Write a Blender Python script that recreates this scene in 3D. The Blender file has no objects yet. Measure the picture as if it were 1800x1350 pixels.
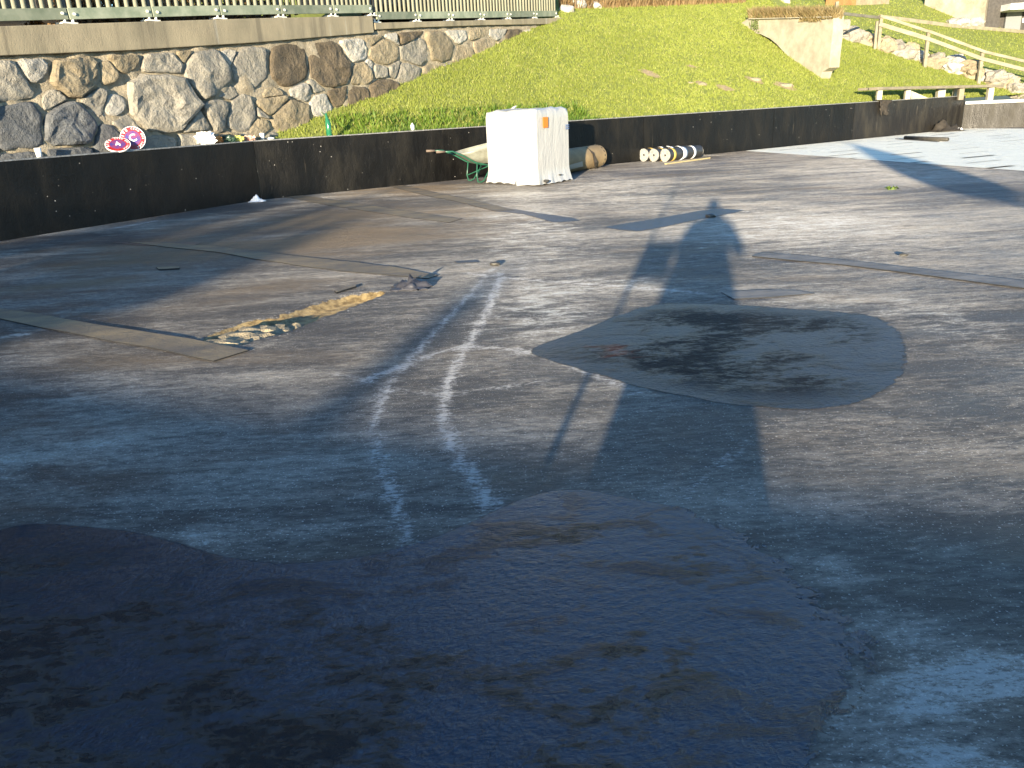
import bpy, bmesh, math, random
import numpy as np
from mathutils import Vector, Matrix, noise, geometry

random.seed(7)
rng = np.random.default_rng(7)
sc = bpy.context.scene
COL = sc.collection
R = math.radians

# ------------------------------------------------------------------ camera
F, H = 1400.0, 1.55                    # focal length in photo pixels (1800 wide), eye height
PITCH = math.atan(((675 - 187) / math.sqrt(1.0025)) / F)
ROLL = -math.atan(.05)
cd = bpy.data.cameras.new('camera'); cam = bpy.data.objects.new('camera', cd); COL.objects.link(cam)
cd.sensor_width = 36; cd.lens = F / 1800 * 36; cd.clip_end = 600; cd.clip_start = .05
M = (Matrix.Rotation(math.pi/2 - PITCH, 3, 'X') @ Matrix.Rotation(ROLL, 3, 'Z'))
cam.matrix_world = Matrix.Translation((0, 0, H)) @ M.to_4x4()
sc.camera = cam

def ray(px, py):
    return (M @ Vector(((px - 900) / F, -(py - 675) / F, -1))).normalized()
def G(px, py, z=0.):
    r = ray(px, py); t = (z - H) / r.z
    return Vector((r.x*t, r.y*t, z))

# ------------------------------------------------------------------ light
ANTI = ray(1255, 356)                  # the way the light travels
EL = math.asin(-ANTI.z); SUNDIR = -ANTI
AZ = math.atan2(SUNDIR.x, SUNDIR.y)
w = bpy.data.worlds.new('World'); sc.world = w; w.use_nodes = True
nt = w.node_tree; bg = nt.nodes['Background']
sky = nt.nodes.new('ShaderNodeTexSky'); sky.sky_type = 'NISHITA'; sky.sun_disc = False
sky.sun_elevation = EL; sky.sun_rotation = AZ; sky.altitude = 900; sky.air_density = 1.0; sky.dust_density = .15; sky.ozone_density = 2.9
nt.links.new(sky.outputs[0], bg.inputs[0]); bg.inputs[1].default_value = .15
sd = bpy.data.lights.new('sun', 'SUN'); sun = bpy.data.objects.new('sun', sd); COL.objects.link(sun)
sd.energy = 5.0; sd.angle = R(.7); sd.color = (1.0, .84, .6)
sun.rotation_mode = 'QUATERNION'; sun.rotation_quaternion = ANTI.to_track_quat('-Z', 'Y')
sc.view_settings.view_transform = 'Standard'; sc.view_settings.look = 'None'
sc.view_settings.exposure = 1.85; sc.view_settings.gamma = 1; sc.view_settings.use_curve_mapping = False

# ------------------------------------------------------------------ material helper
def mat(name, col=(.5, .5, .5), rough=.6, metal=0, spec=.5, var=0, scale=8, bump=0, bscale=40, col2=None, trans=0, stretch=(1, 1, 1), rnd=0, sheen=0, lo=.38, hi=.62, coat=0):
    m = bpy.data.materials.new(name); m.use_nodes = True
    t = m.node_tree; b = t.nodes['Principled BSDF']; L = t.links.new
    b.inputs['Roughness'].default_value = rough; b.inputs['Metallic'].default_value = metal
    b.inputs['Specular IOR Level'].default_value = spec
    if coat: b.inputs['Coat Weight'].default_value = coat; b.inputs['Coat Roughness'].default_value = .15
    tc = t.nodes.new('ShaderNodeTexCoord'); mp = t.nodes.new('ShaderNodeMapping')
    mp.inputs['Scale'].default_value = stretch; L(tc.outputs['Object'], mp.inputs[0])
    c2 = col2 or tuple(c*(1 - var) for c in col)
    n = t.nodes.new('ShaderNodeTexNoise'); n.inputs['Scale'].default_value = scale; n.inputs['Detail'].default_value = 8; n.inputs['Roughness'].default_value = .65
    L(mp.outputs[0], n.inputs[0])
    rp = t.nodes.new('ShaderNodeValToRGB'); rp.color_ramp.elements[0].position = lo; rp.color_ramp.elements[1].position = hi
    rp.color_ramp.elements[0].color = (*c2, 1); rp.color_ramp.elements[1].color = (*col, 1)
    L(n.outputs['Fac'], rp.inputs[0]); out = rp.outputs[0]
    if rnd:
        oi = t.nodes.new('ShaderNodeObjectInfo'); hs = t.nodes.new('ShaderNodeHueSaturation')
        mr = t.nodes.new('ShaderNodeMapRange'); mr.inputs['To Min'].default_value = 1 - rnd; mr.inputs['To Max'].default_value = 1 + rnd
        L(oi.outputs['Random'], mr.inputs[0]); L(mr.outputs[0], hs.inputs['Value']); L(out, hs.inputs['Color']); out = hs.outputs[0]
    L(out, b.inputs['Base Color'])
    if bump:
        n2 = t.nodes.new('ShaderNodeTexNoise'); n2.inputs['Scale'].default_value = bscale; n2.inputs['Detail'].default_value = 6; n2.inputs['Roughness'].default_value = .7
        L(mp.outputs[0], n2.inputs[0])
        bp = t.nodes.new('ShaderNodeBump'); bp.inputs['Strength'].default_value = 1; bp.inputs['Distance'].default_value = bump
        L(n2.outputs['Fac'], bp.inputs['Height']); L(bp.outputs[0], b.inputs['Normal'])
    if trans:
        b.inputs['Transmission Weight'].default_value = trans
    return m

# ------------------------------------------------------------------ object helpers
def tag(o, label=None, cat=None, group=None, kind=None):
    if label: o['label'] = label
    if cat: o['category'] = cat
    if group: o['group'] = group
    if kind: o['kind'] = kind
    return o
def thing(name, loc, label, cat, group=None):
    o = bpy.data.objects.new(name, None); COL.objects.link(o); o.location = loc
    o.empty_display_size = .1
    return tag(o, label, cat, group)
def mesh(name, V, Fc, m, parent=None, smooth=False, bevel=0, origin=None):
    """world-space verts; parent (unrotated empties/meshes) offsets removed"""
    me = bpy.data.meshes.new(name)
    V = [Vector(v) for v in V]
    o0 = Vector(origin) if origin is not None else Vector((0, 0, 0))
    me.from_pydata([tuple(v - o0) for v in V], [], Fc); me.update()
    if m:
        for x in (m if isinstance(m, (list, tuple)) else [m]): me.materials.append(x)
    o = bpy.data.objects.new(name, me); COL.objects.link(o)
    o.location = o0
    if parent:
        o.parent = parent
        w0 = Vector((0, 0, 0)); q = parent
        while q: w0 += q.location; q = q.parent
        o.location = o0 - w0
    if smooth: me.polygons.foreach_set('use_smooth', [True]*len(me.polygons))
    if bevel:
        bv = o.modifiers.new('b', 'BEVEL'); bv.width = bevel; bv.segments = 2; bv.limit_method = 'ANGLE'
    return o
class MB:
    def __init__(s): s.v = []; s.f = []
    def add(s, V, Fc):
        k = len(s.v); s.v += [Vector(v) for v in V]; s.f += [tuple(i + k for i in q) for q in Fc]; return s
    def beam(s, a, b, wd, ht, up=(0, 0, 1)):
        a = Vector(a); b = Vector(b); d = (b - a).normalized(); up = Vector(up)
        x = d.cross(up)
        if x.length < 1e-4: x = d.cross(Vector((0, 1, 0)))
        x.normalize(); y = x.cross(d).normalized()
        P = []
        for q in (a, b):
            for i, j in ((-1, -1), (1, -1), (1, 1), (-1, 1)): P.append(q + x*(i*wd/2) + y*(j*ht/2))
        return s.add(P, [(0, 3, 2, 1), (4, 5, 6, 7), (0, 1, 5, 4), (1, 2, 6, 5), (2, 3, 7, 6), (3, 0, 4, 7)])
    def tube(s, pts, r, n=10, cap=True):
        pts = [Vector(p) for p in pts]; rr = r if isinstance(r, (list, tuple)) else [r]*len(pts)
        P = []; prev = None
        for i, p in enumerate(pts):
            d = (pts[min(i + 1, len(pts) - 1)] - pts[max(i - 1, 0)]).normalized()
            if prev is None:
                x = d.cross(Vector((0, 0, 1)))
                if x.length < 1e-3: x = d.cross(Vector((0, 1, 0)))
            else: x = prev - d*prev.dot(d)
            x.normalize(); prev = x; y = d.cross(x)
            for k in range(n):
                a = 2*math.pi*k/n; P.append(p + (x*math.cos(a) + y*math.sin(a))*rr[i])
        Q = []
        for i in range(len(pts) - 1):
            for k in range(n):
                k2 = (k + 1) % n; Q.append((i*n + k, i*n + k2, (i + 1)*n + k2, (i + 1)*n + k))
        if cap: Q.append(tuple(range(n))[::-1]); Q.append(tuple(range((len(pts) - 1)*n, len(pts)*n)))
        return s.add(P, Q)
    def box(s, c, sx, sy, sz, rz=0):
        c = Vector(c); ca, sa = math.cos(rz), math.sin(rz); P = []
        for k in (-1, 1):
            for i, j in ((-1, -1), (1, -1), (1, 1), (-1, 1)):
                x, y = i*sx/2, j*sy/2; P.append(c + Vector((x*ca - y*sa, x*sa + y*ca, k*sz/2)))
        return s.add(P, [(0, 3, 2, 1), (4, 5, 6, 7), (0, 1, 5, 4), (1, 2, 6, 5), (2, 3, 7, 6), (3, 0, 4, 7)])
    def build(s, name, m, parent=None, smooth=False, bevel=0, origin=None):
        return mesh(name, s.v, s.f, m, parent, smooth, bevel, origin)
def prism(poly, z0, z1):
    n = len(poly)
    V = [(p[0], p[1], z0) for p in poly] + [(p[0], p[1], z1) for p in poly]
    return V, [tuple(range(n))[::-1], tuple(range(n, 2*n))] + [(i, (i + 1) % n, n + (i + 1) % n, n + i) for i in range(n)]
def ccw(p):
    a = sum(p[i][0]*p[(i + 1) % len(p)][1] - p[(i + 1) % len(p)][0]*p[i][1] for i in range(len(p)))
    return p if a > 0 else p[::-1]
def smooth_poly(P, it=2, closed=True):
    for _ in range(it):
        Q = []; n = len(P)
        for i in range(n if closed else n - 1):
            a, b = P[i], P[(i + 1) % n]
            Q += [tuple(.75*a[k] + .25*b[k] for k in range(len(a))), tuple(.25*a[k] + .75*b[k] for k in range(len(a)))]
        if not closed: Q = [P[0]] + Q + [P[-1]]
        P = Q
    return P
def blob(name, c, r, m, parent=None, seed=0, sub=2, rough=.25, flat=False, squash=(1, 1, 1), fr=1.6):
    bm = bmesh.new(); bmesh.ops.create_icosphere(bm, subdivisions=sub, radius=1)
    for v in bm.verts:
        p = v.co.copy(); k = 1 + rough*noise.noise(p*fr + Vector((seed*7.3, seed, 3))) + rough*.5*noise.noise(p*fr*2.3 + Vector((seed, 0, seed*3)))
        # knock flat facets into it
        v.co = Vector((p.x*k*squash[0], p.y*k*squash[1], p.z*k*squash[2]))*r
    me = bpy.data.meshes.new(name); bm.to_mesh(me); bm.free(); me.materials.append(m)
    if not flat: me.polygons.foreach_set('use_smooth', [True]*len(me.polygons))
    o = bpy.data.objects.new(name, me); COL.objects.link(o); o.location = c
    if parent: o.parent = parent; o.location = Vector(c) - parent.location
    return o

# ------------------------------------------------------------------ site frame
A0 = G(0, 424); B0 = G(460, 351); C0 = G(1690, 226.5); D0 = G(1800, 223.5)
WH = 1.13
udir = (C0 - B0).normalized(); nrm = Vector((-udir.y, udir.x, 0))       # behind the main wall
ldir = (B0 - A0).normalized(); lnrm = Vector((-ldir.y, ldir.x, 0))
def vdist(p): return (Vector((p[0], p[1], 0)) - B0).dot(nrm)
def z1f(x, y):
    v = vdist((x, y))
    und = .05*noise.noise(Vector((x*.5, y*.5, 0)))*min(1, max(0, v)/2)
    v2 = max(v, -1.)
    return 1.06 + .03*min(v2, .4) + .5*max(0, v2 - .4) + und - .012*max(0, v2 - 6)**2*.5
def march(px, py, fz, t0=8, t1=80):
    r = ray(px, py); o = Vector((0, 0, H)); t = t0
    while t < t1:
        p = o + r*t
        if p.z < fz(p.x, p.y) and vdist(p) > 0: return p
        t += .03
    return o + r*t1
def onhill(px, py): return march(px, py, z1f)
def onplane(px, py, P, n):
    r = ray(px, py); t = (P - Vector((0, 0, H))).dot(n)/r.dot(n); return Vector((0, 0, H)) + r*t
def upto(base, px, py):
    """point above base on the pixel's ray, in the upright plane facing the eye"""
    return onplane(px, py, Vector(base), Vector((base[0], base[1], 0)).normalized())

# upper lawn plane
pp1, pp3 = onhill(1540, 88), onhill(1722, 147)
def atdepth(px, py, y):
    r = ray(px, py); return Vector((0, 0, H)) + r*(y/r.y)
q1 = onhill(1530, 78); q2 = onhill(1750, 152); q3 = atdepth(1700, 50, pp3.y + 8.)
n2 = (q2 - q1).cross(q3 - q1).normalized()
def z2f(x, y): return q1.z - (n2.x*(x - q1.x) + n2.y*(y - q1.y))/n2.z + .04*noise.noise(Vector((x*.4, y*.4, 5)))

# ------------------------------------------------------------------ floor
def sdf(X, Y, poly):
    d = np.full(X.shape, 1e9); ins = np.zeros(X.shape, bool); n = len(poly)
    for i in range(n):
        ax, ay = poly[i][:2]; bx, by = poly[(i + 1) % n][:2]
        ex, ey = bx - ax, by - ay; wx, wy = X - ax, Y - ay
        t = np.clip((wx*ex + wy*ey)/(ex*ex + ey*ey + 1e-12), 0, 1)
        d = np.minimum(d, (wx - ex*t)**2 + (wy - ey*t)**2)
        c = ((ay > Y) != (by > Y)) & (X < (bx - ax)*(Y - ay)/(by - ay + 1e-12) + ax); ins ^= c
    d = np.sqrt(d); return np.where(ins, -d, d)
def dline(X, Y, pts):
    d = np.full(X.shape, 1e9)
    for i in range(len(pts) - 1):
        ax, ay = pts[i][:2]; bx, by = pts[i + 1][:2]; ex, ey = bx - ax, by - ay
        t = np.clip(((X - ax)*ex + (Y - ay)*ey)/(ex*ex + ey*ey + 1e-12), 0, 1)
        d = np.minimum(d, (X - ax - ex*t)**2 + (Y - ay - ey*t)**2)
    return np.sqrt(d)
def gpts(P, it=2, closed=False):
    return [tuple(G(*q)) for q in smooth_poly(P, it, closed)]

CRACK = [(345, 600), (372, 588), (400, 577), (445, 563), (482, 560), (520, 546), (565, 532), (610, 519), (650, 514), (684, 513), (665, 522), (630, 535), (600, 548), (560, 561), (535, 573), (505, 585), (468, 592), (430, 606), (398, 612), (370, 611)]
crack = gpts(CRACK, 1, True)
XS = np.arange(-12.5, 20.6, .06); YS = np.arange(.6, 33.2, .06)
X, Y = np.meshgrid(XS, YS)
dc = sdf(X, Y, crack)
chalks = [  # (pixels, half width m, strength)
 ([(722, 958), (694, 880), (668, 805), (656, 745), (668, 700), (700, 655), (745, 605), (800, 545), (842, 500), (868, 470)], .06, .74),
 ([(868, 900), (832, 840), (800, 790), (780, 745), (776, 705), (800, 640), (845, 570), (868, 520), (880, 480)], .07, .85),
 ([(590, 655), (650, 672), (700, 688), (770, 693), (830, 688), (890, 680), (960, 670)], .06, .66),
 ([(640, 668), (720, 640), (770, 618), (820, 609), (880, 612), (935, 618), (1000, 640), (1120, 690)], .07, .8),
 ([(820, 480), (880, 487), (960, 495), (1050, 500), (1160, 508), (1240, 516)], .08, .8),
 ([(1330, 770), (1270, 810), (1230, 850), (1205, 872)], .06, .5),
 ([(1400, 722), (1480, 750), (1560, 775), (1640, 800)], .035, .4),
 ([(195, 402), (230, 396), (275, 388)], .1, .8),
 ([(690, 690), (640, 720), (560, 770), (480, 800)], .05, .3),
 ([(1105, 560), (1010, 590), (920, 618), (850, 635)], .05, .45),
]
chalk = np.zeros(X.shape)
for P, wd, st in chalks:
    d = dline(X, Y, gpts(P, 2)); chalk = np.maximum(chalk, st*np.clip(1.2 - d/(wd*1.05), 0, 1))
patches = [  # worn pale areas, and sunlight painted pale on the lit floor (pixel centre, pixel radii, strength)
 (1720, 1190, 200, 40, 1.3), (1650, 1330, 200, 32, 1.2), (1600, 1250, 160, 30, .8), (1580, 1110, 70, 40, .8), (1580, 1130, 90, 40, .6), (370, 940, 60, 22, .7), (520, 935, 60, 10, .6), (100, 800, 160, 60, .35), (190, 690, 120, 35, .35),
 (1300, 515, 190, 18, .35), (1000, 480, 160, 60, .25), (950, 545, 110, 50, .85), (1000, 505, 220, 22, .8), (930, 400, 120, 60, .7), (1400, 400, 300, 45, .65), (1550, 300, 200, 20, .5), (1090, 335, 130, 30, .6), (930, 345, 90, 14, .7), (1650, 560, 130, 50, .6), (1450, 530, 150, 14, .7), (30, 588, 28, 6, .9),
 (1450, 1000, 60, 28, .55), (1640, 960, 70, 20, .4), (1750, 600, 160, 60, .2), (1500, 520, 140, 30, .3), (700, 430, 70, 14, .3), (1140, 690, 60, 12, .5), (700, 630, 80, 60, .12)]
pale = np.zeros(X.shape)
for px, py, rx, ry, s in patches:
    c = G(px, py); e = G(px + rx, py); f2 = G(px, py - ry)
    ax = max(.05, (e - c).length); ay = max(.05, (f2 - c).length)
    pale = np.maximum(pale, s*np.exp(-((X - c.x)/ax)**2 - ((Y - c.y)/ay)**2))
brown = np.zeros(X.shape)
for px, py, rx, ry, s in [(330, 440, 200, 22, .9), (600, 420, 200, 22, .9), (560, 385, 120, 16, .8), (120, 500, 120, 14, .5), (480, 500, 120, 16, .5), (250, 640, 200, 14, .6), (820, 380, 90, 22, .5), (720, 335, 100, 10, .8)]:
    c = G(px, py); e = G(px + rx, py); f2 = G(px, py - ry)
    brown = np.maximum(brown, s*np.exp(-((X - c.x)/(e - c).length)**2 - ((Y - c.y)/max(.1, (f2 - c).length))**2))
Z = np.where(dc < 0, -np.clip(-dc/.07, 0, 1)*.055, 0.) + np.where(dc >= 0, .012*np.exp(-dc/.06), 0)
ny, nx = X.shape
V = np.stack([X, Y, Z], -1).reshape(-1, 3)
I = np.arange(ny*nx).reshape(ny, nx)
Q = np.stack([I[:-1, :-1], I[:-1, 1:], I[1:, 1:], I[1:, :-1]], -1).reshape(-1, 4)
x0, x1, y0, y1 = XS[0], XS[-1], YS[0], YS[-1]
extra = np.array([(-30, -14, 0), (x0, -14, 0), (x1, -14, 0), (26, -14, 0), (-30, y0, 0), (26, y0, 0), (-30, y1, 0), (26, y1, 0)])
k = len(V); V = np.vstack([V, extra])
ids = [I[0, 0], I[0, -1], I[-1, 0], I[-1, -1]]
Q = np.vstack([Q, [(k, k+1, ids[0], k+4), (k+1, k+2, ids[1], ids[0]), (k+2, k+3, k+5, ids[1]), (k+4, ids[0], ids[2], k+6), (ids[1], k+5, k+7, ids[3])]])
me = bpy.data.meshes.new('roof_floor')
me.vertices.add(len(V)); me.vertices.foreach_set('co', V.ravel())
me.loops.add(Q.size); me.loops.foreach_set('vertex_index', Q.ravel())
me.polygons.add(len(Q)); me.polygons.foreach_set('loop_start', np.arange(0, Q.size, 4)); me.polygons.foreach_set('loop_total', np.full(len(Q), 4))
me.update(); me.validate()
me.polygons.foreach_set('use_smooth', [True]*len(me.polygons))
for nm, arr in (('crack', dc), ('chalk', chalk), ('pale', pale), ('brown', brown)):
    a = me.attributes.new(nm, 'FLOAT', 'POINT')
    a.data.foreach_set('value', np.concatenate([arr.ravel(), np.full(8, 1. if nm == 'crack' else 0.)]).astype(np.float32))

def N(t, kind, **kw):
    n = t.nodes.new('ShaderNode' + kind)
    for k_, v_ in kw.items(): setattr(n, k_, v_)
    return n
def nz(t, vec, scale, detail=6, rough=.6, dist=0):
    n = N(t, 'TexNoise'); n.inputs['Scale'].default_value = scale; n.inputs['Detail'].default_value = detail
    n.inputs['Roughness'].default_value = rough; n.inputs['Distortion'].default_value = dist; t.links.new(vec, n.inputs['Vector']); return n.outputs['Fac']
def ma(t, op, a, b=None, c=None, clamp=False):
    n = N(t, 'Math', operation=op); n.use_clamp = clamp
    for i, x in enumerate((a, b, c)):
        if x is None: continue
        if isinstance(x, (int, float)): n.inputs[i].default_value = x
        else: t.links.new(x, n.inputs[i])
    return n.outputs[0]
def ramp(t, x, a, b, smooth=True):
    n = N(t, 'MapRange'); n.interpolation_type = 'SMOOTHSTEP' if smooth else 'LINEAR'
    t.links.new(x, n.inputs[0]); n.inputs[1].default_value = a; n.inputs[2].default_value = b; return n.outputs[0]
def mix(t, f, a, b):
    n = N(t, 'Mix', data_type='RGBA')
    for i, x in ((0, f), (6, a), (7, b)):
        if isinstance(x, (int, float)): n.inputs[i].default_value = x
        elif isinstance(x, tuple): n.inputs[i].default_value = (*x, 1)
        else: t.links.new(x, n.inputs[i])
    return n.outputs[2]
def attr(t, nm): n = N(t, 'Attribute', attribute_name=nm); return n.outputs['Fac']

def floor_material():
    m = bpy.data.materials.new('granulated bitumen'); m.use_nodes = True; t = m.node_tree; L = t.links.new; b = t.nodes['Principled BSDF']
    tc = N(t, 'TexCoord'); mp = N(t, 'Mapping'); mp.inputs['Rotation'].default_value = (0, 0, R(-12)); mp.inputs['Scale'].default_value = (.42, 1, 1); L(tc.outputs['Object'], mp.inputs[0])
    v, vs = tc.outputs['Object'], mp.outputs[0]
    big = nz(t, vs, .35, 5, .6, .4); med = nz(t, vs, 2.4, 9, .72, .3); fine = nz(t, vs, 26, 8, .75); gran = nz(t, v, 150, 3, .7)
    str_ = N(t, 'Mapping'); str_.inputs['Rotation'].default_value = (0, 0, R(-24)); str_.inputs['Scale'].default_value = (.22, 1.5, 1); L(v, str_.inputs[0])
    streak = nz(t, str_.outputs[0], 3.2, 8, .78, .9); f9 = nz(t, vs, 8, 9, .82, .3)
    w = ma(t, 'ADD', ma(t, 'MULTIPLY', big, .8), ma(t, 'MULTIPLY', med, .55))
    w = ma(t, 'ADD', w, ma(t, 'MULTIPLY', streak, .5))
    w = ma(t, 'ADD', w, ma(t, 'MULTIPLY', fine, .6))
    w = ma(t, 'ADD', w, ma(t, 'MULTIPLY', attr(t, 'pale'), ma(t, 'SUBTRACT', ma(t, 'MULTIPLY', f9, 1.9), .72)))  # wear, raised by the pale mask with its painted sunlight
    g1 = nz(t, vs, 62, 5, .8)
    worn = ramp(t, w, 1.13, 1.50)
    col = mix(t, worn, (.058, .054, .053), (.36, .335, .295))
    pat = ramp(t, ma(t, 'ADD', w, ma(t, 'MULTIPLY', gran, .25)), 1.60, 1.74)
    col = mix(t, pat, col, (.55, .55, .54))
    g2 = nz(t, v, 85, 2, .5)
    pnt = ramp(t, ma(t, 'ADD', ma(t, 'ADD', ma(t, 'MULTIPLY', attr(t, 'pale'), .17), ma(t, 'MULTIPLY', f9, .9)), ma(t, 'MULTIPLY', g1, .45)), .80, .90)
    col = mix(t, ma(t, 'MULTIPLY', pnt, .85), col, (.46, .47, .46))
    col = mix(t, ma(t, 'MULTIPLY', ramp(t, g1, .47, .36), .62), col, (.03, .03, .034))
    col = mix(t, ma(t, 'MULTIPLY', ramp(t, ma(t, 'ADD', g2, ma(t, 'MULTIPLY', w, .16)), .82, .90), .7), col, (.62, .61, .58))
    # brown dust
    bd = ma(t, 'MULTIPLY', ramp(t, ma(t, 'ADD', ma(t, 'MULTIPLY', attr(t, 'brown'), .5), nz(t, vs, 1.1, 6, .6)), .50, .90), .8)
    col = mix(t, bd, col, (.14, .105, .068))
    # chalk lines
    ch = ramp(t, ma(t, 'ADD', attr(t, 'chalk'), ma(t, 'MULTIPLY', ma(t, 'ADD', ma(t, 'SUBTRACT', f9, .5), ma(t, 'MULTIPLY', ma(t, 'SUBTRACT', g1, .5), 1.2)), 2.3)), .42, 1.0)
    chm = ma(t, 'MULTIPLY', ch, ramp(t, attr(t, 'chalk'), .02, .3))
    col = mix(t, ma(t, 'MULTIPLY', chm, .75), col, (.55, .55, .55))
    # mineral speckles
    vo = N(t, 'TexVoronoi'); vo.inputs['Scale'].default_value = 42; L(v, vo.inputs['Vector'])
    sp = ma(t, 'MULTIPLY', ramp(t, vo.outputs['Distance'], .12, .05), ramp(t, ma(t, 'ADD', nz(t, v, 7, 6, .8), ma(t, 'MULTIPLY', worn, .14)), .58, .72))
    col = mix(t, sp, col, (.75, .74, .7))
    # exposed bed in the tear
    cr = ma(t, 'ADD', attr(t, 'crack'), ma(t, 'MULTIPLY', ma(t, 'SUBTRACT', nz(t, v, 9, 6, .7), .5), .10))
    ins = ramp(t, cr, .004, -.004)
    ec = mix(t, ramp(t, nz(t, v, 14, 8, .7), .35, .65), (.13, .09, .04), (.36, .27, .13))
    col = mix(t, ins, col, ec)
    L(col, b.inputs['Base Color'])
    rg = N(t, 'MapRange'); L(med, rg.inputs[0]); rg.inputs[1].default_value = .35; rg.inputs[2].default_value = .65; rg.inputs[3].default_value = .42; rg.inputs[4].default_value = .72
    L(rg.outputs[0], b.inputs['Roughness']); b.inputs['Specular IOR Level'].default_value = .3
    b.inputs['Diffuse Roughness'].default_value = 1.0
    hgt = ma(t, 'ADD', ma(t, 'MULTIPLY', gran, .006), ma(t, 'ADD', ma(t, 'MULTIPLY', fine, .022), ma(t, 'MULTIPLY', med, .05)))
    bp = N(t, 'Bump'); bp.inputs['Distance'].default_value = 1.0; bp.inputs['Strength'].default_value = 1.0; L(hgt, bp.inputs['Height']); L(bp.outputs[0], b.inputs['Normal'])
    return m
floor = bpy.data.objects.new('roof_floor', me); COL.objects.link(floor); me.materials.append(floor_material())
tag(floor, 'wide worn dark bitumen floor with white chalk arcs and a tear', kind='structure')

# wide ground far below, out to the horizon
mg = mat('meadow soil', (.09, .12, .04), .9, var=.5, scale=.3)
g = MB().add([(-260, -260, -.4), (260, -260, -.4), (260, 300, -.4), (-260, 300, -.4)], [(0, 1, 2, 3)]).build('ground', mg)
tag(g, kind='structure')

# ------------------------------------------------------------------ wet sheets
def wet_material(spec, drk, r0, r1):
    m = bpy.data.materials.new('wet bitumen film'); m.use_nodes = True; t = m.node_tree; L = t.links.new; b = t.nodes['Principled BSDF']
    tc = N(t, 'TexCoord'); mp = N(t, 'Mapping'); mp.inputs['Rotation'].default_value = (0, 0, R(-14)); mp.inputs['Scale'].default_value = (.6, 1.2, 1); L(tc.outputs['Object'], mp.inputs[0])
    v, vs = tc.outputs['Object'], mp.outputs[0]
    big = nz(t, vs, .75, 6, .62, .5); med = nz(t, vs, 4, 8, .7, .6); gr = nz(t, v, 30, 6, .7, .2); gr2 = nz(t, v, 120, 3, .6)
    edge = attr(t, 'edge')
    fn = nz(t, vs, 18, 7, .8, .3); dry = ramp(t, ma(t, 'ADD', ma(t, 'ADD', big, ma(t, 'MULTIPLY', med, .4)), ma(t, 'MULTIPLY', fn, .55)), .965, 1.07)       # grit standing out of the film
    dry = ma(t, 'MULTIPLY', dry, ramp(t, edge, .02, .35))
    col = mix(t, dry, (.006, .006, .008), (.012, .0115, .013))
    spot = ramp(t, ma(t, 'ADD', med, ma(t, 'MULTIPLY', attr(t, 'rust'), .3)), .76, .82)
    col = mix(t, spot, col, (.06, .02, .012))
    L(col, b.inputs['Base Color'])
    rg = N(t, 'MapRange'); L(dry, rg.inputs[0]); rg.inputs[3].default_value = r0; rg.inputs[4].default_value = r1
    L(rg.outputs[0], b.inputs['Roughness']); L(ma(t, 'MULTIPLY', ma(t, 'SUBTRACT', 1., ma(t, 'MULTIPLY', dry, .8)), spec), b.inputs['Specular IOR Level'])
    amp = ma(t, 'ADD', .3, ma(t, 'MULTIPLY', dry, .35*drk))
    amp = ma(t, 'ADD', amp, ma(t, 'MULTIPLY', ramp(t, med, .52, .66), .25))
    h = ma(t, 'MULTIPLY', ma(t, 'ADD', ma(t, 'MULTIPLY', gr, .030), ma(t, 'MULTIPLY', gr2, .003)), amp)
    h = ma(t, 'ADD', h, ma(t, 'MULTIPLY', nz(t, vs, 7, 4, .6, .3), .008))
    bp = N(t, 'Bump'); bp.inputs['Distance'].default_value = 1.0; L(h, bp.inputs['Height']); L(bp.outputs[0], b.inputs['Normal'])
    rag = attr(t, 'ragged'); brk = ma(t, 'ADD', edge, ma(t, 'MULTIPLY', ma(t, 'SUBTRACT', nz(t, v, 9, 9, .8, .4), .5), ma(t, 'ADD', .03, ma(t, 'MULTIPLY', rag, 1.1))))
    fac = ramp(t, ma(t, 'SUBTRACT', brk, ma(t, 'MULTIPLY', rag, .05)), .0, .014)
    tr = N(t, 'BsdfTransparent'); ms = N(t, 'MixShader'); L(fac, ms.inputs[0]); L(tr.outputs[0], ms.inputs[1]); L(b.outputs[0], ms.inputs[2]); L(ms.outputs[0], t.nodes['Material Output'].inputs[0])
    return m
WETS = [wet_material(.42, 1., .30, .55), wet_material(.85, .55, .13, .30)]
for w_ in WETS: w_.node_tree.nodes['Principled BSDF'].inputs['Specular Tint'].default_value = (.36, .62, 1., 1)  # blue tint paints a bluer sky reflection into the film
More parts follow.
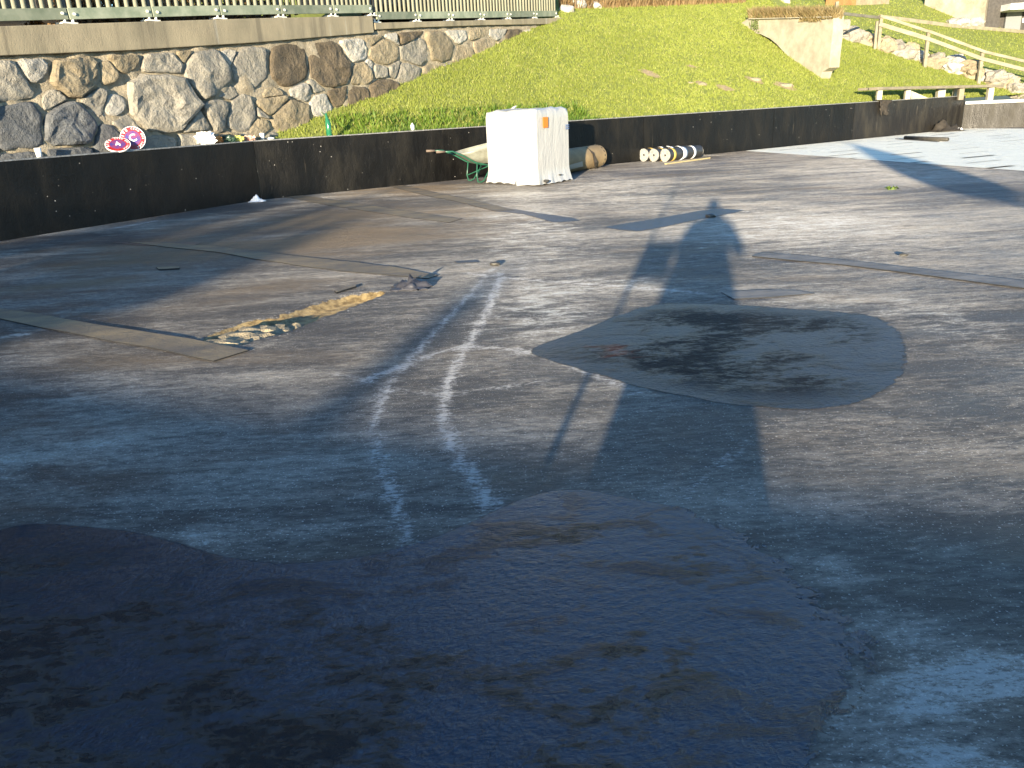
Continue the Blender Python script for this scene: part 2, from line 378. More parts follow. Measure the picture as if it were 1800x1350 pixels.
def film(name, pxs, z, label, jit=.02, step=.12, rust=None, WET=None):
    P = [G(*q) for q in smooth_poly(pxs, 2, True)]
    P2 = []
    n = len(P)
    for i in range(n):
        a, b = P[i], P[(i + 1) % n]; m_ = max(1, int((b - a).length/.03))
        for k_ in range(m_):
            p = a.lerp(b, k_/m_); s = .35 + noise.noise(p*.8)
            s += .5*abs(noise.noise(p*14)); P2.append(Vector((p.x + jit*noise.noise(p*5)*1.5*s, p.y + jit*2*noise.noise(p*5 + Vector((9, 9, 9)))*s)))
    P2 = ccw([tuple(p) for p in P2])
    xs = [p[0] for p in P2]; ys = [p[1] for p in P2]
    gx, gy = np.meshgrid(np.arange(min(xs), max(xs), step), np.arange(min(ys), max(ys), step))
    d = sdf(gx, gy, P2); inn = [(float(a), float(b)) for a, b, c in zip(gx.ravel(), gy.ravel(), d.ravel()) if c < -.04]
    vs = [Vector(p) for p in P2 + inn]; ne = len(P2)
    r = geometry.delaunay_2d_cdt(vs, [(i, (i + 1) % ne) for i in range(ne)], [list(range(ne))], 1, 1e-5)
    co = [(p.x, p.y, z) for p in r[0]]
    o = mesh(name, co, [tuple(f_) for f_ in r[2]], WET, smooth=True)
    arr = np.array(co); e = -sdf(arr[:, 0], arr[:, 1], P2)
    a = o.data.attributes.new('edge', 'FLOAT', 'POINT'); a.data.foreach_set('value', e.astype(np.float32))
    rr = np.zeros(len(arr))
    if rust:
        c = G(*rust[0]); e1 = (G(*rust[1]) - c).length; rr = np.exp(-((arr[:, 0] - c.x)**2 + (arr[:, 1] - c.y)**2)/e1**2)
    g_ = np.clip((arr[:, 0] - .55)/.5, 0, 1)*np.clip((3.6 - arr[:, 1])/1., 0, 1) if rust is None else np.clip((arr[:, 0] - 1.8)/2, 0, .25)
    a = o.data.attributes.new('ragged', 'FLOAT', 'POINT'); a.data.foreach_set('value', g_.astype(np.float32))
    a = o.data.attributes.new('rust', 'FLOAT', 'POINT'); a.data.foreach_set('value', rr.astype(np.float32))
    return tag(o, label, kind='structure')
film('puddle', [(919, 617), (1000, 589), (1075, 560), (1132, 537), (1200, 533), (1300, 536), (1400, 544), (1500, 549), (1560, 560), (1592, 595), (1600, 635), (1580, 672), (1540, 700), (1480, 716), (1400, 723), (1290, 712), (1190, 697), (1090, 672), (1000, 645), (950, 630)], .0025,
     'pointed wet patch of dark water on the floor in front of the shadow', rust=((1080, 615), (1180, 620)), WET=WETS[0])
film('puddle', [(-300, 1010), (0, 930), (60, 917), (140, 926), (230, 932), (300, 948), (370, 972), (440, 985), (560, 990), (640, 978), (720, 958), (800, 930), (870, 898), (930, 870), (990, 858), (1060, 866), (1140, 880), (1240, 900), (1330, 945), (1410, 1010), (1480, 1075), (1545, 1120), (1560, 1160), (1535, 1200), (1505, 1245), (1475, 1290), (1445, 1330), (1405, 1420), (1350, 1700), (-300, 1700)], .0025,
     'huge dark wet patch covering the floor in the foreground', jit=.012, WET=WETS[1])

# ------------------------------------------------------------------ black basin walls
def wall_material(k=1.):
    m = bpy.data.materials.new('black bitumen wall'); m.use_nodes = True; t = m.node_tree; L = t.links.new; b = t.nodes['Principled BSDF']
    tc = N(t, 'TexCoord'); v = tc.outputs['Object']
    mp = N(t, 'Mapping'); mp.inputs['Scale'].default_value = (1, 1, .35); L(v, mp.inputs[0])
    a = nz(t, mp.outputs[0], 2.2, 8, .7); s = nz(t, mp.outputs[0], 22, 6, .75); 
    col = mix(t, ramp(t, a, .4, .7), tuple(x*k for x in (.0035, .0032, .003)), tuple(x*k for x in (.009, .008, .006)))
    col = mix(t, ramp(t, s, .66, .76), col, (.035, .031, .025))
    vo = N(t, 'TexVoronoi'); vo.inputs['Scale'].default_value = 9; L(v, vo.inputs['Vector'])
    drop = ma(t, 'MULTIPLY', ramp(t, vo.outputs['Distance'], .11, .06), ramp(t, nz(t, v, 2.5, 3, .5), .54, .64))
    col = mix(t, drop, col, (.3, .29, .27))
    mq = N(t, 'Mapping'); mq.inputs['Scale'].default_value = (1, 1, .05); L(v, mq.inputs[0])
    col = mix(t, ma(t, 'MULTIPLY', ramp(t, nz(t, mq.outputs[0], 7, 5, .7), .62, .72), ramp(t, nz(t, v, 1.5, 3, .5), .45, .6)), col, (.035*k, .03*k, .022*k))
    L(col, b.inputs['Base Color']); 
    rg = N(t, 'MapRange'); L(a, rg.inputs[0]); rg.inputs[1].default_value = .35; rg.inputs[2].default_value = .65; rg.inputs[3].default_value = .3; rg.inputs[4].default_value = .55; L(rg.outputs[0], b.inputs['Roughness'])
    b.inputs['Specular IOR Level'].default_value = .25
    h = ma(t, 'ADD', ma(t, 'MULTIPLY', a, .03), ma(t, 'MULTIPLY', nz(t, v, 30, 5, .7), .006))
    bp = N(t, 'Bump'); bp.inputs['Distance'].default_value = 1; L(h, bp.inputs['Height']); L(bp.outputs[0], b.inputs['Normal'])
    return m
BLACK = wall_material(); BLACK_LIT = wall_material(3.2)  # second copy lightened to paint in the sunlit right end
MET = mat('dull zinc edge', (.3, .3, .3), .5, .4, var=.5, scale=20)
WHITE_C = mat('white painted concrete', (.7, .69, .66), .8, var=.25, scale=6, bump=.004)
def wall_seg(a, b, h, th, label, cat='wall', n=30, thick_dir=None, cap=None, M_=None):
    a = Vector((a[0], a[1], 0)); b = Vector((b[0], b[1], 0)); d = (b - a).normalized(); nn = Vector((-d.y, d.x, 0)) if thick_dir is None else thick_dir
    o = thing('black_wall', a, label, cat, 'black coated walls round the floor')
    V = []; Fc = []
    for i in range(n + 1):
        p = a.lerp(b, i/n); wob = .008*noise.noise(p*1.3)
        for hh in range(5):
            z = -.05 + (h + .05)*hh/4; V.append(p + nn*(wob + .006*noise.noise(Vector((p.x*2, p.y*2, z*3)))) + Vector((0, 0, z)))
        V.append(p + nn*th + Vector((0, 0, h))); V.append(p + nn*th + Vector((0, 0, -.05)))
    for i in range(n):
        for j in range(7):
            q = (i*7 + j, (i + 1)*7 + j, (i + 1)*7 + (j + 1) % 7, i*7 + (j + 1) % 7); Fc.append(q)
    Fc += [tuple(range(7))[::-1], tuple(range(n*7, n*7 + 7))]
    mesh('panel', V, Fc, M_ or BLACK, o)
    if cap:
        s = MB().beam(a + nn*th/2 + Vector((0, 0, h + .012)), b + nn*th/2 + Vector((0, 0, h + .012)), th + .02, .02); s.build('edge_strip', cap, o)
    return o
Aext = A0 - ldir*6
joint = [B0, B0.lerp(C0, .245), B0.lerp(C0, .40), B0.lerp(C0, .60), B0.lerp(C0, .75), C0]
wall_seg(Aext, B0, WH, .07, 'brown-black wall section in front of the rough stone wall, furthest left', thick_dir=lnrm, cap=MET)
lab = ['black wall section in front of which the wheelbarrow stands, below the green bottle', 'black wall section behind the white wrapped pallet and the cardboard drum',
       'black wall section directly behind the row of bitumen rolls', 'black wall section below the grass, right of the bitumen rolls', 'brown lit black wall section with a dark cloth hanging over it, ending at the corner']
for i in range(5):
    wall_seg(joint[i] + udir*.006, joint[i + 1] - udir*.006, WH, .07, lab[i], thick_dir=nrm, cap=MET, M_=BLACK_LIT if i == 4 else None)
bdir = (D0 - C0).normalized(); bn = Vector((-bdir.y, bdir.x, 0)); 
if bn.y < 0: bn = -bn
BH = .84
Dext = C0 + bdir*9
wall_seg(C0, Dext, BH, .3, 'lower greenish black wall with white coping at the far right end', thick_dir=bn, M_=BLACK_LIT)
cop = thing('wall_coping', C0 + Vector((0, 0, BH)), 'white concrete coping on the lower wall at far right', 'coping')
MB().beam(C0 + bn*.17 + bdir*.02 + Vector((0, 0, BH + .055)), Dext + bn*.17 + Vector((0, 0, BH + .055)), .42, .1).build('slab', WHITE_C, cop, bevel=.01)

# ------------------------------------------------------------------ hill
GREEN = mat('grassy soil', (.2, .225, .038), .9, col2=(.14, .17, .028), scale=1.2, bump=.05, bscale=14, lo=.4, hi=.62)
def dirt_spots(t_mat):
    t = t_mat.node_tree; b = t.nodes['Principled BSDF']; src = b.inputs['Base Color'].links[0].from_socket
    tc = N(t, 'TexCoord'); f_ = ramp(t, nz(t, tc.outputs['Object'], .9, 6, .65), .66, .72)
    t.links.new(mix(t, f_, src, (.36, .27, .15)), b.inputs['Base Color'])
DIRT = mat('bare tan soil', (.34, .26, .15), .9, col2=(.22, .17, .09), scale=9, bump=.02, bscale=20)
def grid_surface(name, us, vs, pf, m):
    V = [pf(u, v) for v in vs for u in us]; n = len(us)
    Fc = [(j*n + i, j*n + i + 1, (j + 1)*n + i + 1, (j + 1)*n + i) for j in range(len(vs) - 1) for i in range(n - 1)]
    return mesh(name, V, Fc, m, smooth=True)
def zmain(x, y):
    return min(z1f(x, y), z2f(x, y) if x > 12.5 else 1e9)
def pf(u, v):
    p = B0 + udir*u + nrm*v
    return (p.x, p.y, z1f(p.x, p.y))
us = np.arange(-.3, 37, .25); vs = np.arange(.075, 10.2, .2)
# right of the handrail the bank stops at the rocks: trim rows there
def beyond(p): return (q2.x - q1.x)*(p[1] - q1.y) - (q2.y - q1.y)*(p[0] - q1.x)
def bank_face_ok(p): return p[0] < 12.2 or beyond(p) < .5*(q2 - q1).length
V = [pf(u, v) for v in vs for u in us]; n = len(us)
Fc = [(j*n + i, j*n + i + 1, (j + 1)*n + i + 1, (j + 1)*n + i) for j in range(len(vs) - 1) for i in range(n - 1)
      if all(bank_face_ok(V[q]) for q in (j*n + i, (j + 1)*n + i + 1))]
bank = mesh('grass_bank', V, Fc, GREEN, smooth=True); tag(bank, 'steep sunlit grass bank rising behind the black wall', kind='structure')
# upper lawn
us2 = np.arange(12.0, 44, .5); vs2 = np.arange(26, 60, .5)
V = [(x, y, z2f(x, y)) for y in vs2 for x in us2]; n = len(us2)
def lawn_ok(p): return beyond(p) > -.3*(q2 - q1).length
Fc = [(j*n + i, j*n + i + 1, (j + 1)*n + i + 1, (j + 1)*n + i) for j in range(len(vs2) - 1) for i in range(n - 1) if lawn_ok(V[j*n + i]) and lawn_ok(V[(j + 1)*n + i + 1])]
lawn = mesh('upper_lawn', V, Fc, GREEN, smooth=True); tag(lawn, 'upper grass slope beyond the wooden handrail', kind='structure')
# brown hillside carrying on above the bank
BRN = mat('dry hillside', (.2, .155, .08), .9, col2=(.1, .1, .035), scale=.8, bump=.06, bscale=8)
V = []; 
us3 = np.arange(-14, 34, .8); vs3 = np.arange(10.0, 60, 1.5)
for v in vs3:
    for u in us3:
        p = B0 + udir*u + nrm*v; V.append((p.x, p.y, z1f(*(B0 + udir*u + nrm*10.)[:2]) - .1 + (v - 10)*.28 + .3*noise.noise(p*.15)))
n = len(us3); Fc = [(j*n + i, j*n + i + 1, (j + 1)*n + i + 1, (j + 1)*n + i) for j in range(len(vs3) - 1) for i in range(n - 1)]
hs_ = mesh('hillside', V, Fc, BRN, smooth=True); tag(hs_, 'dry hillside above the grass bank', kind='structure')

# grass blades
def blades(name, pts, h0, h1, wd, cols, label, nb=3, lean=.5):
    pts = np.array(pts); n = len(pts)*nb
    base = np.repeat(pts, nb, 0) + np.concatenate([rng.normal(0, .02, (n, 2)), np.full((n, 1), -.01)], 1)
    a = rng.uniform(0, 2*np.pi, n); hh = rng.uniform(h0, h1, n); w_ = wd*rng.uniform(.6, 1.3, n)
    dx, dy = np.cos(a), np.sin(a); la = rng.uniform(0, 2*np.pi, n); ll = rng.uniform(0, lean, n)*hh
    P = np.empty((n, 3, 3)); P[:, 0] = base + np.stack([dx*w_, dy*w_, 0*w_], 1); P[:, 1] = base - np.stack([dx*w_, dy*w_, 0*w_], 1)
    P[:, 2] = base + np.stack([np.cos(la)*ll, np.sin(la)*ll, hh], 1)
    me = bpy.data.meshes.new(name); me.vertices.add(n*3); me.vertices.foreach_set('co', P.ravel())
    me.loops.add(n*3); me.loops.foreach_set('vertex_index', np.arange(n*3)); me.polygons.add(n)
    me.polygons.foreach_set('loop_start', np.arange(0, n*3, 3)); me.polygons.foreach_set('loop_total', np.full(n, 3)); me.update()
    at = me.attributes.new('tone', 'FLOAT', 'POINT'); at.data.foreach_set('value', np.repeat(rng.uniform(0, 1, n), 3).astype(np.float32))
    m = bpy.data.materials.new(name); m.use_nodes = True; t = m.node_tree; b = t.nodes['Principled BSDF']
    tc = N(t, 'TexCoord'); tone = ma(t, 'ADD', ma(t, 'MULTIPLY', attr(t, 'tone'), .5), ma(t, 'MULTIPLY', ramp(t, nz(t, tc.outputs['Object'], .8, 5, .6), .35, .65), .5))
    c = mix(t, tone, cols[0], cols[1]); c = mix(t, ramp(t, attr(t, 'tone'), .9, .97), c, cols[2])
    t.links.new(c, b.inputs['Base Color']); b.inputs['Roughness'].default_value = .55; b.inputs['Specular IOR Level'].default_value = .3
    tr = N(t, 'BsdfTranslucent'); t.links.new(c, tr.inputs[0]); ms = N(t, 'MixShader'); ms.inputs[0].default_value = .3
    t.links.new(b.outputs[0], ms.inputs[1]); t.links.new(tr.outputs[0], ms.inputs[2]); t.links.new(ms.outputs[0], t.nodes['Material Output'].inputs[0])
    me.materials.append(m); o = bpy.data.objects.new(name, me); COL.objects.link(o); return tag(o, label, kind='stuff')
BARE = []
for px, py, r_ in ((1275, 156, .2), (1232, 147, .14), (1140, 130, .22), (1378, 152, .25), (1325, 142, .2), (1215, 118, .12)):
    c_ = onhill(px, py); V = [c_ + Vector((0, 0, .03))]; K = 18; BARE.append((Vector((c_.x, c_.y, 0)), r_*.8))
    for k_ in range(K):
        a = 2*math.pi*k_/K; rr_ = r_*(1 + .5*noise.noise(Vector((math.cos(a), math.sin(a), px)))); x_, y_ = c_.x + rr_*1.5*math.cos(a), c_.y + rr_*math.sin(a); V.append(Vector((x_, y_, z1f(x_, y_) + .02)))
    tag(mesh('bare_soil', V, [(0, 1 + k_, 1 + (k_ + 1) % K) for k_ in range(K)], DIRT, smooth=True), kind='structure')
pts = []
spot = lambda x, y: noise.noise(Vector((x*1.1, y*1.1, 3.3))) > .5
while len(pts) < 70000:
    u = random.uniform(0, 33); v = .1 + random.random()*9.5; p = B0 + udir*u + nrm*v
    if u < 8 and v < 1.2 and random.random() < .3: pass
    if any((p - c_).length < r_ for c_, r_ in BARE): continue
    if not bank_face_ok((p.x, p.y)): continue
    # hidden behind the stone wall
    if (Vector((p.x, p.y, 0)) - A0).dot(lnrm) > .7: continue
    pts.append((p.x, p.y, z1f(p.x, p.y)))
GC = [(.19, .23, .036), (.27, .31, .06), (.38, .36, .14)]
blades('grass', pts, .03, .085, .009, GC, 'short green and yellow grass on the bank behind the black wall', 4, .8)
pts = []
while len(pts) < 22000:
    x = random.uniform(12.5, 36); y = random.uniform(27, 50)
    if not lawn_ok((x, y)): continue
    pts.append((x, y, z2f(x, y)))
blades('grass', pts, .03, .09, .016, GC, 'short grass on the upper lawn beyond the handrail', 3, .8)
# longer weeds along the wall and the stone foot
pts = []
for _ in range(1500):
    u = random.uniform(2, 9); v = .1 + random.random()**2*1.2; p = B0 + udir*u + nrm*v; 
    if (Vector((p.x, p.y, 0)) - A0).dot(lnrm) < .6: pts.append((p.x, p.y, z1f(p.x, p.y)))
blades('weeds', pts, .08, .2, .02, [(.05, .11, .015), (.16, .24, .03), (.3, .3, .1)], 'taller leafy weeds at the foot of the stone wall', 4, 1.2)
# dry tufts at the crest and above the concrete slab
pts = []
for _ in range(9000):
    px = random.uniform(985, 1310); top = 16 - (px - 1030)*.035
    p = onhill(px, random.uniform(-25, top)); pts.append(tuple(p)) if p.z < 9 else None
blades('dry_grass', pts, .1, .5, .02, [(.2, .13, .055), (.28, .2, .1), (.12, .07, .03)], 'dry brown brush along the crest of the grass bank', 2, .7)

# ------------------------------------------------------------------ stone retaining wall
S0 = A0 + lnrm*.32
sn = lnrm.copy()
def OS(px, py, off=0): return onplane(px, py, S0 + sn*off, sn)      # off>0 = deeper into the hill
base_z = lambda px: 0.6
copbot = [(-260, 106), (0, 97), (220, 88), (450, 73), (657, 56)]
copbot2 = [(657, 52), (740, 47), (860, 43), (985, 41), (1040, 39)]
def interp(L, x):
    for (a, b), (c, d) in zip(L, L[1:]):
        if x <= c: return b + (d - b)*(x - a)/(c - a)
    return L[-1][1]
def ctop(px): return interp(copbot, px) if px < 657 else interp(copbot2, px)
rw = thing('stone_retaining_wall', OS(300, 200), 'rough stone retaining wall of grey and tan boulders in pale mortar', 'stone wall')
MORT = mat('pale lime mortar', (.38, .33, .245), .95, col2=(.26, .22, .155), scale=6, bump=.05, bscale=22)
# mortar bed: gridded plane with bumps, thick behind
xs = np.linspace(-260, 1040, 150); V = []; nyy = 26
for x in xs:
    for j in range(nyy):
        y0_, y1_ = ctop(x), 300 - x*.075
        p = OS(x, y0_ + (y1_ - y0_)*j/(nyy - 1), .02)
        p = p - sn*(.07*noise.noise(p*3.1) + .04*noise.noise(p*8)); V.append(p)
n = nyy; Fc = [(i*n + j, i*n + j + 1, (i + 1)*n + j + 1, (i + 1)*n + j) for i in range(len(xs) - 1) for j in range(n - 1)]
k = len(V); V2 = [v + sn*.5 for v in V]
V += V2; Fc += [(i*n, (i + 1)*n, k + (i + 1)*n, k + i*n) for i in range(len(xs) - 1)]
mesh('mortar', V, Fc, MORT, rw, smooth=True)
def stone_mat(nm, c, c2):
    m = mat(nm, c, .85, col2=c2, scale=3.5, bump=.10, bscale=6, rnd=.16, lo=.36, hi=.64)
    t = m.node_tree; b = t.nodes['Principled BSDF']; src = b.inputs['Base Color'].links[0].from_socket; tc = N(t, 'TexCoord')
    f_ = ma(t, 'MULTIPLY', ramp(t, nz(t, tc.outputs['Object'], 22, 8, .75), .42, .7), .6)
    t.links.new(mix(t, f_, src, tuple(x*.4 for x in c)), b.inputs['Base Color']); return m
SM = {'g': stone_mat('grey limestone', (.33, .305, .25), (.21, .195, .165)), 't': stone_mat('tan sandstone', (.34, .285, .19), (.22, .18, .12)),
      'b': stone_mat('brown slaty stone', (.16, .125, .08), (.085, .067, .045)), 'w': stone_mat('white marble block', (.48, .455, .40), (.33, .31, .27)),
      'd': stone_mat('shade-darkened rock', (.15, .155, .16), (.08, .085, .09))}  # dark stones of the lower left corner: cast shade put into the colour
seeds = '''-190,150,40,g;-120,230,45,g;-110,130,28,t;-60,190,36,g;-40,250,30,d;10,152,34,g;52,120,18,w;132,133,40,t;25,225,46,d;118,222,44,d;95,180,16,g;158,178,22,g;196,185,14,w;283,180,58,g;218,228,22,g;338,225,26,g;
182,128,15,t;213,104,18,t;285,118,32,g;312,99,13,t;362,128,42,g;398,108,14,w;395,165,12,g;385,200,26,g;436,120,34,g;418,205,32,g;476,170,12,t;450,225,22,t;
504,118,36,b;577,118,40,b;618,92,24,w;672,93,26,t;655,71,14,t;685,70,12,w;714,63,19,b;728,92,27,g;770,82,28,t;797,58,20,w;818,100,23,t;628,128,23,t;646,118,10,w;666,121,16,g;690,122,14,g;716,130,24,g;756,135,25,t;784,128,12,g;792,152,22,g;822,140,18,t;
477,176,30,t;524,166,21,w;552,152,13,g;562,187,24,w;590,172,21,b;627,177,27,b;672,172,33,b;652,196,12,g;732,168,28,w;510,206,36,t;600,206,20,g;700,196,14,g;455,200,14,g;555,225,20,g;
840,56,18,t;870,57,16,w;906,72,23,b;935,62,20,w;964,57,15,w;848,88,25,t;878,82,13,t;896,98,18,b;868,118,16,b;836,122,14,g;918,92,12,g;985,58,12,t;800,180,22,g;760,190,24,g;850,150,18,g;880,140,18,t;640,230,24,g;690,222,20,t;930,115,18,g;340,250,30,g;280,255,28,g;410,250,24,t;200,250,28,d;120,270,28,d;30,285,30,d;700,250,26,g;475,255,26,g'''
SD = []
for s in seeds.replace('\n', '').split(';'):
    a = s.split(','); SD.append((float(a[0]), float(a[1]), float(a[2]), a[3]))
def clip(poly, a, b, c):            # keep a*x+b*y<=c
    out = []
    for i in range(len(poly)):
        p, q = poly[i], poly[(i + 1) % len(poly)]; dp = a*p[0] + b*p[1] - c; dq = a*q[0] + b*q[1] - c
        if dp <= 0: out.append(p)
        if dp*dq < 0: t_ = dp/(dp - dq); out.append((p[0] + (q[0] - p[0])*t_, p[1] + (q[1] - p[1])*t_))
    return out
for si, (cx, cy, r, kd) in enumerate(SD):
    poly = [(cx + 1.75*r*math.cos(a*math.pi/5 + si), cy + 1.6*r*math.sin(a*math.pi/5 + si)) for a in range(10)]
    for sj, (x2, y2, r2, _) in enumerate(SD):
        if sj == si or abs(x2 - cx) > 150: continue
        dx, dy = x2 - cx, y2 - cy; D2 = dx*dx + dy*dy; f_ = .5 + (r*r - r2*r2)/(2*D2); f_ = min(.93, max(.12, f_))
        poly = clip(poly, dx, dy, dx*(cx + dx*f_) + dy*(cy + dy*f_))
        if len(poly) < 3: break
    if len(poly) < 3: continue
    ct = ctop(cx) + 7; sl = (ctop(cx + 30) - ctop(cx - 30))/60
    poly = clip(poly, sl, -1, -(ct - sl*cx))
    if len(poly) < 3: continue
    mx = sum(p[0] for p in poly)/len(poly); my = sum(p[1] for p in poly)/len(poly)
    P = [tuple(.95*q[k2] + .05*(poly[(i2 - 1) % len(poly)][k2] + poly[(i2 + 1) % len(poly)][k2])/2 for k2 in (0, 1)) for i2, q in enumerate(poly)]
    P = [x for i2 in range(len(P)) for x in ((tuple(.9*P[i2][k2] + .1*P[i2-1][k2] for k2 in (0, 1))), tuple(.9*P[i2][k2] + .1*P[(i2+1) % len(P)][k2] for k2 in (0, 1)))]
    # resample boundary
    per = [math.dist(P[i], P[(i + 1) % len(P)]) for i in range(len(P))]; tot = sum(per); NB = 26; B = []
    for kk in range(NB):
        s_ = tot*kk/NB; i = 0
        while s_ > per[i]: s_ -= per[i]; i += 1
        a, b = P[i], P[(i + 1) % len(P)]; t_ = s_/max(per[i], 1e-6); B.append((a[0] + (b[0] - a[0])*t_, a[1] + (b[1] - a[1])*t_))
    gap = 1 - .8/max(r, 8)
    jr = [1 + .10*noise.noise(Vector((kk*.8, si*3.1, 0))) for kk in range(NB)]
    dep = .06 + .0016*r*random.uniform(.3, 1.6)
    tx, ty = random.uniform(-.5, .5), random.uniform(-.35, .35)
    rings = [(1.03, -.03), (.985, dep*.45), (.95, dep*.8), (.84, dep*.97), (.66, dep*1.0), (.48, dep*1.03), (.3, dep*1.0), (.13, dep)]
    V = []
    for ri, (sc_, d_) in enumerate(rings):
        for kk, q in enumerate(B):
            s2 = sc_*gap*(jr[kk] if ri < 4 else 1)
            x_, y_ = mx + (q[0] - mx)*s2, my + (q[1] - my)*s2
            tilt = ((x_ - mx)*tx + (y_ - my)*ty)/r*dep*.6 if ri > 0 else 0
            p = OS(x_, y_, .06)
            nn_ = .9*noise.noise(p*2.6 + Vector((si, 0, 0))) + .5*abs(noise.noise(p*5.0 + Vector((0, si, 0)))) + .15*noise.noise(p*12)
            V.append(p - sn*(d_ + tilt + (dep*.55*nn_ if ri > 1 else 0)))
    V.append(sum((V[-k2 - 1] for k2 in range(NB)), Vector())/NB - sn*dep*.05)
    Fc = []
    for ri in range(len(rings) - 1):
        for kk in range(NB):
            k2 = (kk + 1) % NB; Fc.append((ri*NB + kk, ri*NB + k2, (ri + 1)*NB + k2, (ri + 1)*NB + kk))
    last = (len(rings) - 1)*NB; Fc += [(last + kk, last + (kk + 1) % NB, len(V) - 1) for kk in range(NB)]
    o = mesh('stone', V, Fc, SM[kd], rw, smooth=(si % 4 == 0), origin=OS(mx, my))

# concrete coping beams on top
CONC = mat('weathered concrete', (.32, .27, .18), .9, col2=(.22, .19, .128), scale=1.6, bump=.006, bscale=40, stretch=(1, 1, .5))
_t = CONC.node_tree; _b = _t.nodes['Principled BSDF']; _s = _b.inputs['Base Color'].links[0].from_socket
_tc = N(_t, 'TexCoord'); _mp = N(_t, 'Mapping'); _mp.inputs['Scale'].default_value = (1, 1, .06); _t.links.new(_tc.outputs['Object'], _mp.inputs[0])
_c = mix(_t, ma(_t, 'MULTIPLY', ramp(_t, nz(_t, _mp.outputs[0], 4.5, 5, .6), .62, .70), .55), _s, (.42, .4, .33))
_c = mix(_t, ma(_t, 'MULTIPLY', ramp(_t, nz(_t, _mp.outputs[0], 2.2, 6, .7), .5, .66), .5), _c, (.075, .066, .05))
_t.links.new(_c, _b.inputs['Base Color'])
def coping(tops, bots, name, label):
    o = thing(name, OS(*tops[0]), label, 'concrete beam', 'concrete beams on the stone wall')
    P = []; Fc = []; n = len(tops)
    for (x, y), (x2, y2) in zip(tops, bots):
        a = OS(x, y, -.06); b = OS(x2, y2, -.06); b.x, b.y = a.x, a.y
        P += [b, a, a + sn*.5, b + sn*.5]
    for i in range(n - 1):
        for j in range(4): Fc.append((i*4 + j, (i + 1)*4 + j, (i + 1)*4 + (j + 1) % 4, i*4 + (j + 1) % 4))
    Fc += [(0, 1, 2, 3), ((n - 1)*4 + 3, (n - 1)*4 + 2, (n - 1)*4 + 1, (n - 1)*4)]
    mesh('beam', P, Fc, CONC, o, bevel=.012); return o
coping([(-260, 53), (0, 46), (220, 39), (450, 32), (655, 28)], [(-260, 107), (0, 97), (220, 88), (450, 74), (655, 57)], 'concrete_coping', 'tall stained concrete beam under the left part of the railing')
coping([(659, 40), (740, 38), (860, 35), (990, 31)], [(659, 52), (740, 48), (860, 44), (990, 42)], 'concrete_coping', 'thin concrete beam one step lower under the right part of the railing')

# ------------------------------------------------------------------ fence on the coping
SLAT = mat('pale painted paling', (.30, .30, .23), .6, var=.25, scale=5, stretch=(1, 1, .3), rnd=.1)
RAIL = mat('grey-green stained timber', (.27, .29, .21), .7, col2=(.16, .19, .13), scale=3, rnd=.25)
DKPOST = mat('dark steel post', (.06, .06, .06), .5, .6)
BOLT = mat('pale bolt cap', (.7, .68, .6), .4)
def fence(posts, raily, copy_, label):
    o = thing('railing', OS(posts[0], interp(copy_, posts[0]), .1), label, 'railing', 'railings above the stone wall')
    base = []
    for px in posts:
        p = OS(px, interp(copy_, px), .08); q = OS(px, interp(raily, px), .08); base.append((Vector((p.x, p.y, p.z)), q.z))
    def slat_mesh():
        return MB().tube([(0, 0, 0), (0, 0, .93), (0, 0, 1.0)], [.034, .034, .02], 8).v
    proto = None; prow = None
    for i, (p, rz) in enumerate(base):
        po = MB().beam(p + sn*.07 + Vector((0, 0, 0)), p + sn*.07 + Vector((0, 0, 1.35)), .06, .06, up=ldir).build('post', DKPOST, o)
        bp_ = MB().box(p + sn*.06 + Vector((0, 0, .012)), .26, .2, .024, math.atan2(ldir.y, ldir.x)).build('base_plate', BOLT, o)
        MB().tube([p + sn*.0 + ldir*.07 + Vector((0, 0, .02)), p + ldir*.07 + Vector((0, 0, .075))], .022, 8).build('bolt', BOLT, o)
        MB().tube([p + sn*.0 - ldir*.07 + Vector((0, 0, .02)), p - ldir*.07 + Vector((0, 0, .075))], .022, 8).build('bolt', BOLT, o)
        MB().beam(p + ldir*.0 + sn*.0 + Vector((0, 0, rz - p.z)), p + Vector((0, 0, 1.4)), .17, .05, up=ldir).build('post_board', SLAT, o) if False else None
        if i + 1 < len(base):
            p2, rz2 = base[i + 1]
            for s_, zz, hh in ((0, 0, .17), (1, .95, .12)):
                a = Vector((p.x, p.y, rz + zz - hh/2)) + ldir*.012; b = Vector((p2.x, p2.y, rz2 + zz - hh/2)) - ldir*.012
                rl = MB().beam(a, b, .045, hh).build('rail', RAIL, o, bevel=.005)
                if s_ == 0:
                    for e in (a + ldir*.09, b - ldir*.09):
                        e = e - sn*.022; MB().tube([e, e - sn*.02], .024, 8).build('bolt', BOLT, o)
            L_ = (p2 - p).length; ns = 9
            for k_ in range(ns):
                t_ = (k_ + .5)/ns; c = p.lerp(p2, t_) + sn*.05; z_ = rz + (rz2 - rz)*t_
                if proto is None:
                    s = MB().tube([(c.x, c.y, z_ - .06), (c.x, c.y, z_ + 1.0), (c.x, c.y, z_ + 1.06)], [.046, .046, .026], 8)
                    proto = s.build('paling', SLAT, o, smooth=True, origin=(c.x, c.y, z_)); prow = Vector((c.x, c.y, z_))
                else:
                    q = proto.copy(); COL.objects.link(q); q.parent = o; q.location = Vector((c.x, c.y, z_)) - o.location
    return o
fence([-190, -25, 122, 269, 388, 494, 586, 655], [(-190, 18), (0, 16), (122, 14.5), (269, 12), (388, 10), (494, 9.5), (655, 9)], [(-190, 51), (0, 46), (220, 39), (450, 32), (657, 28)],
      'upper left railing of pale round palings on the tall concrete beam')
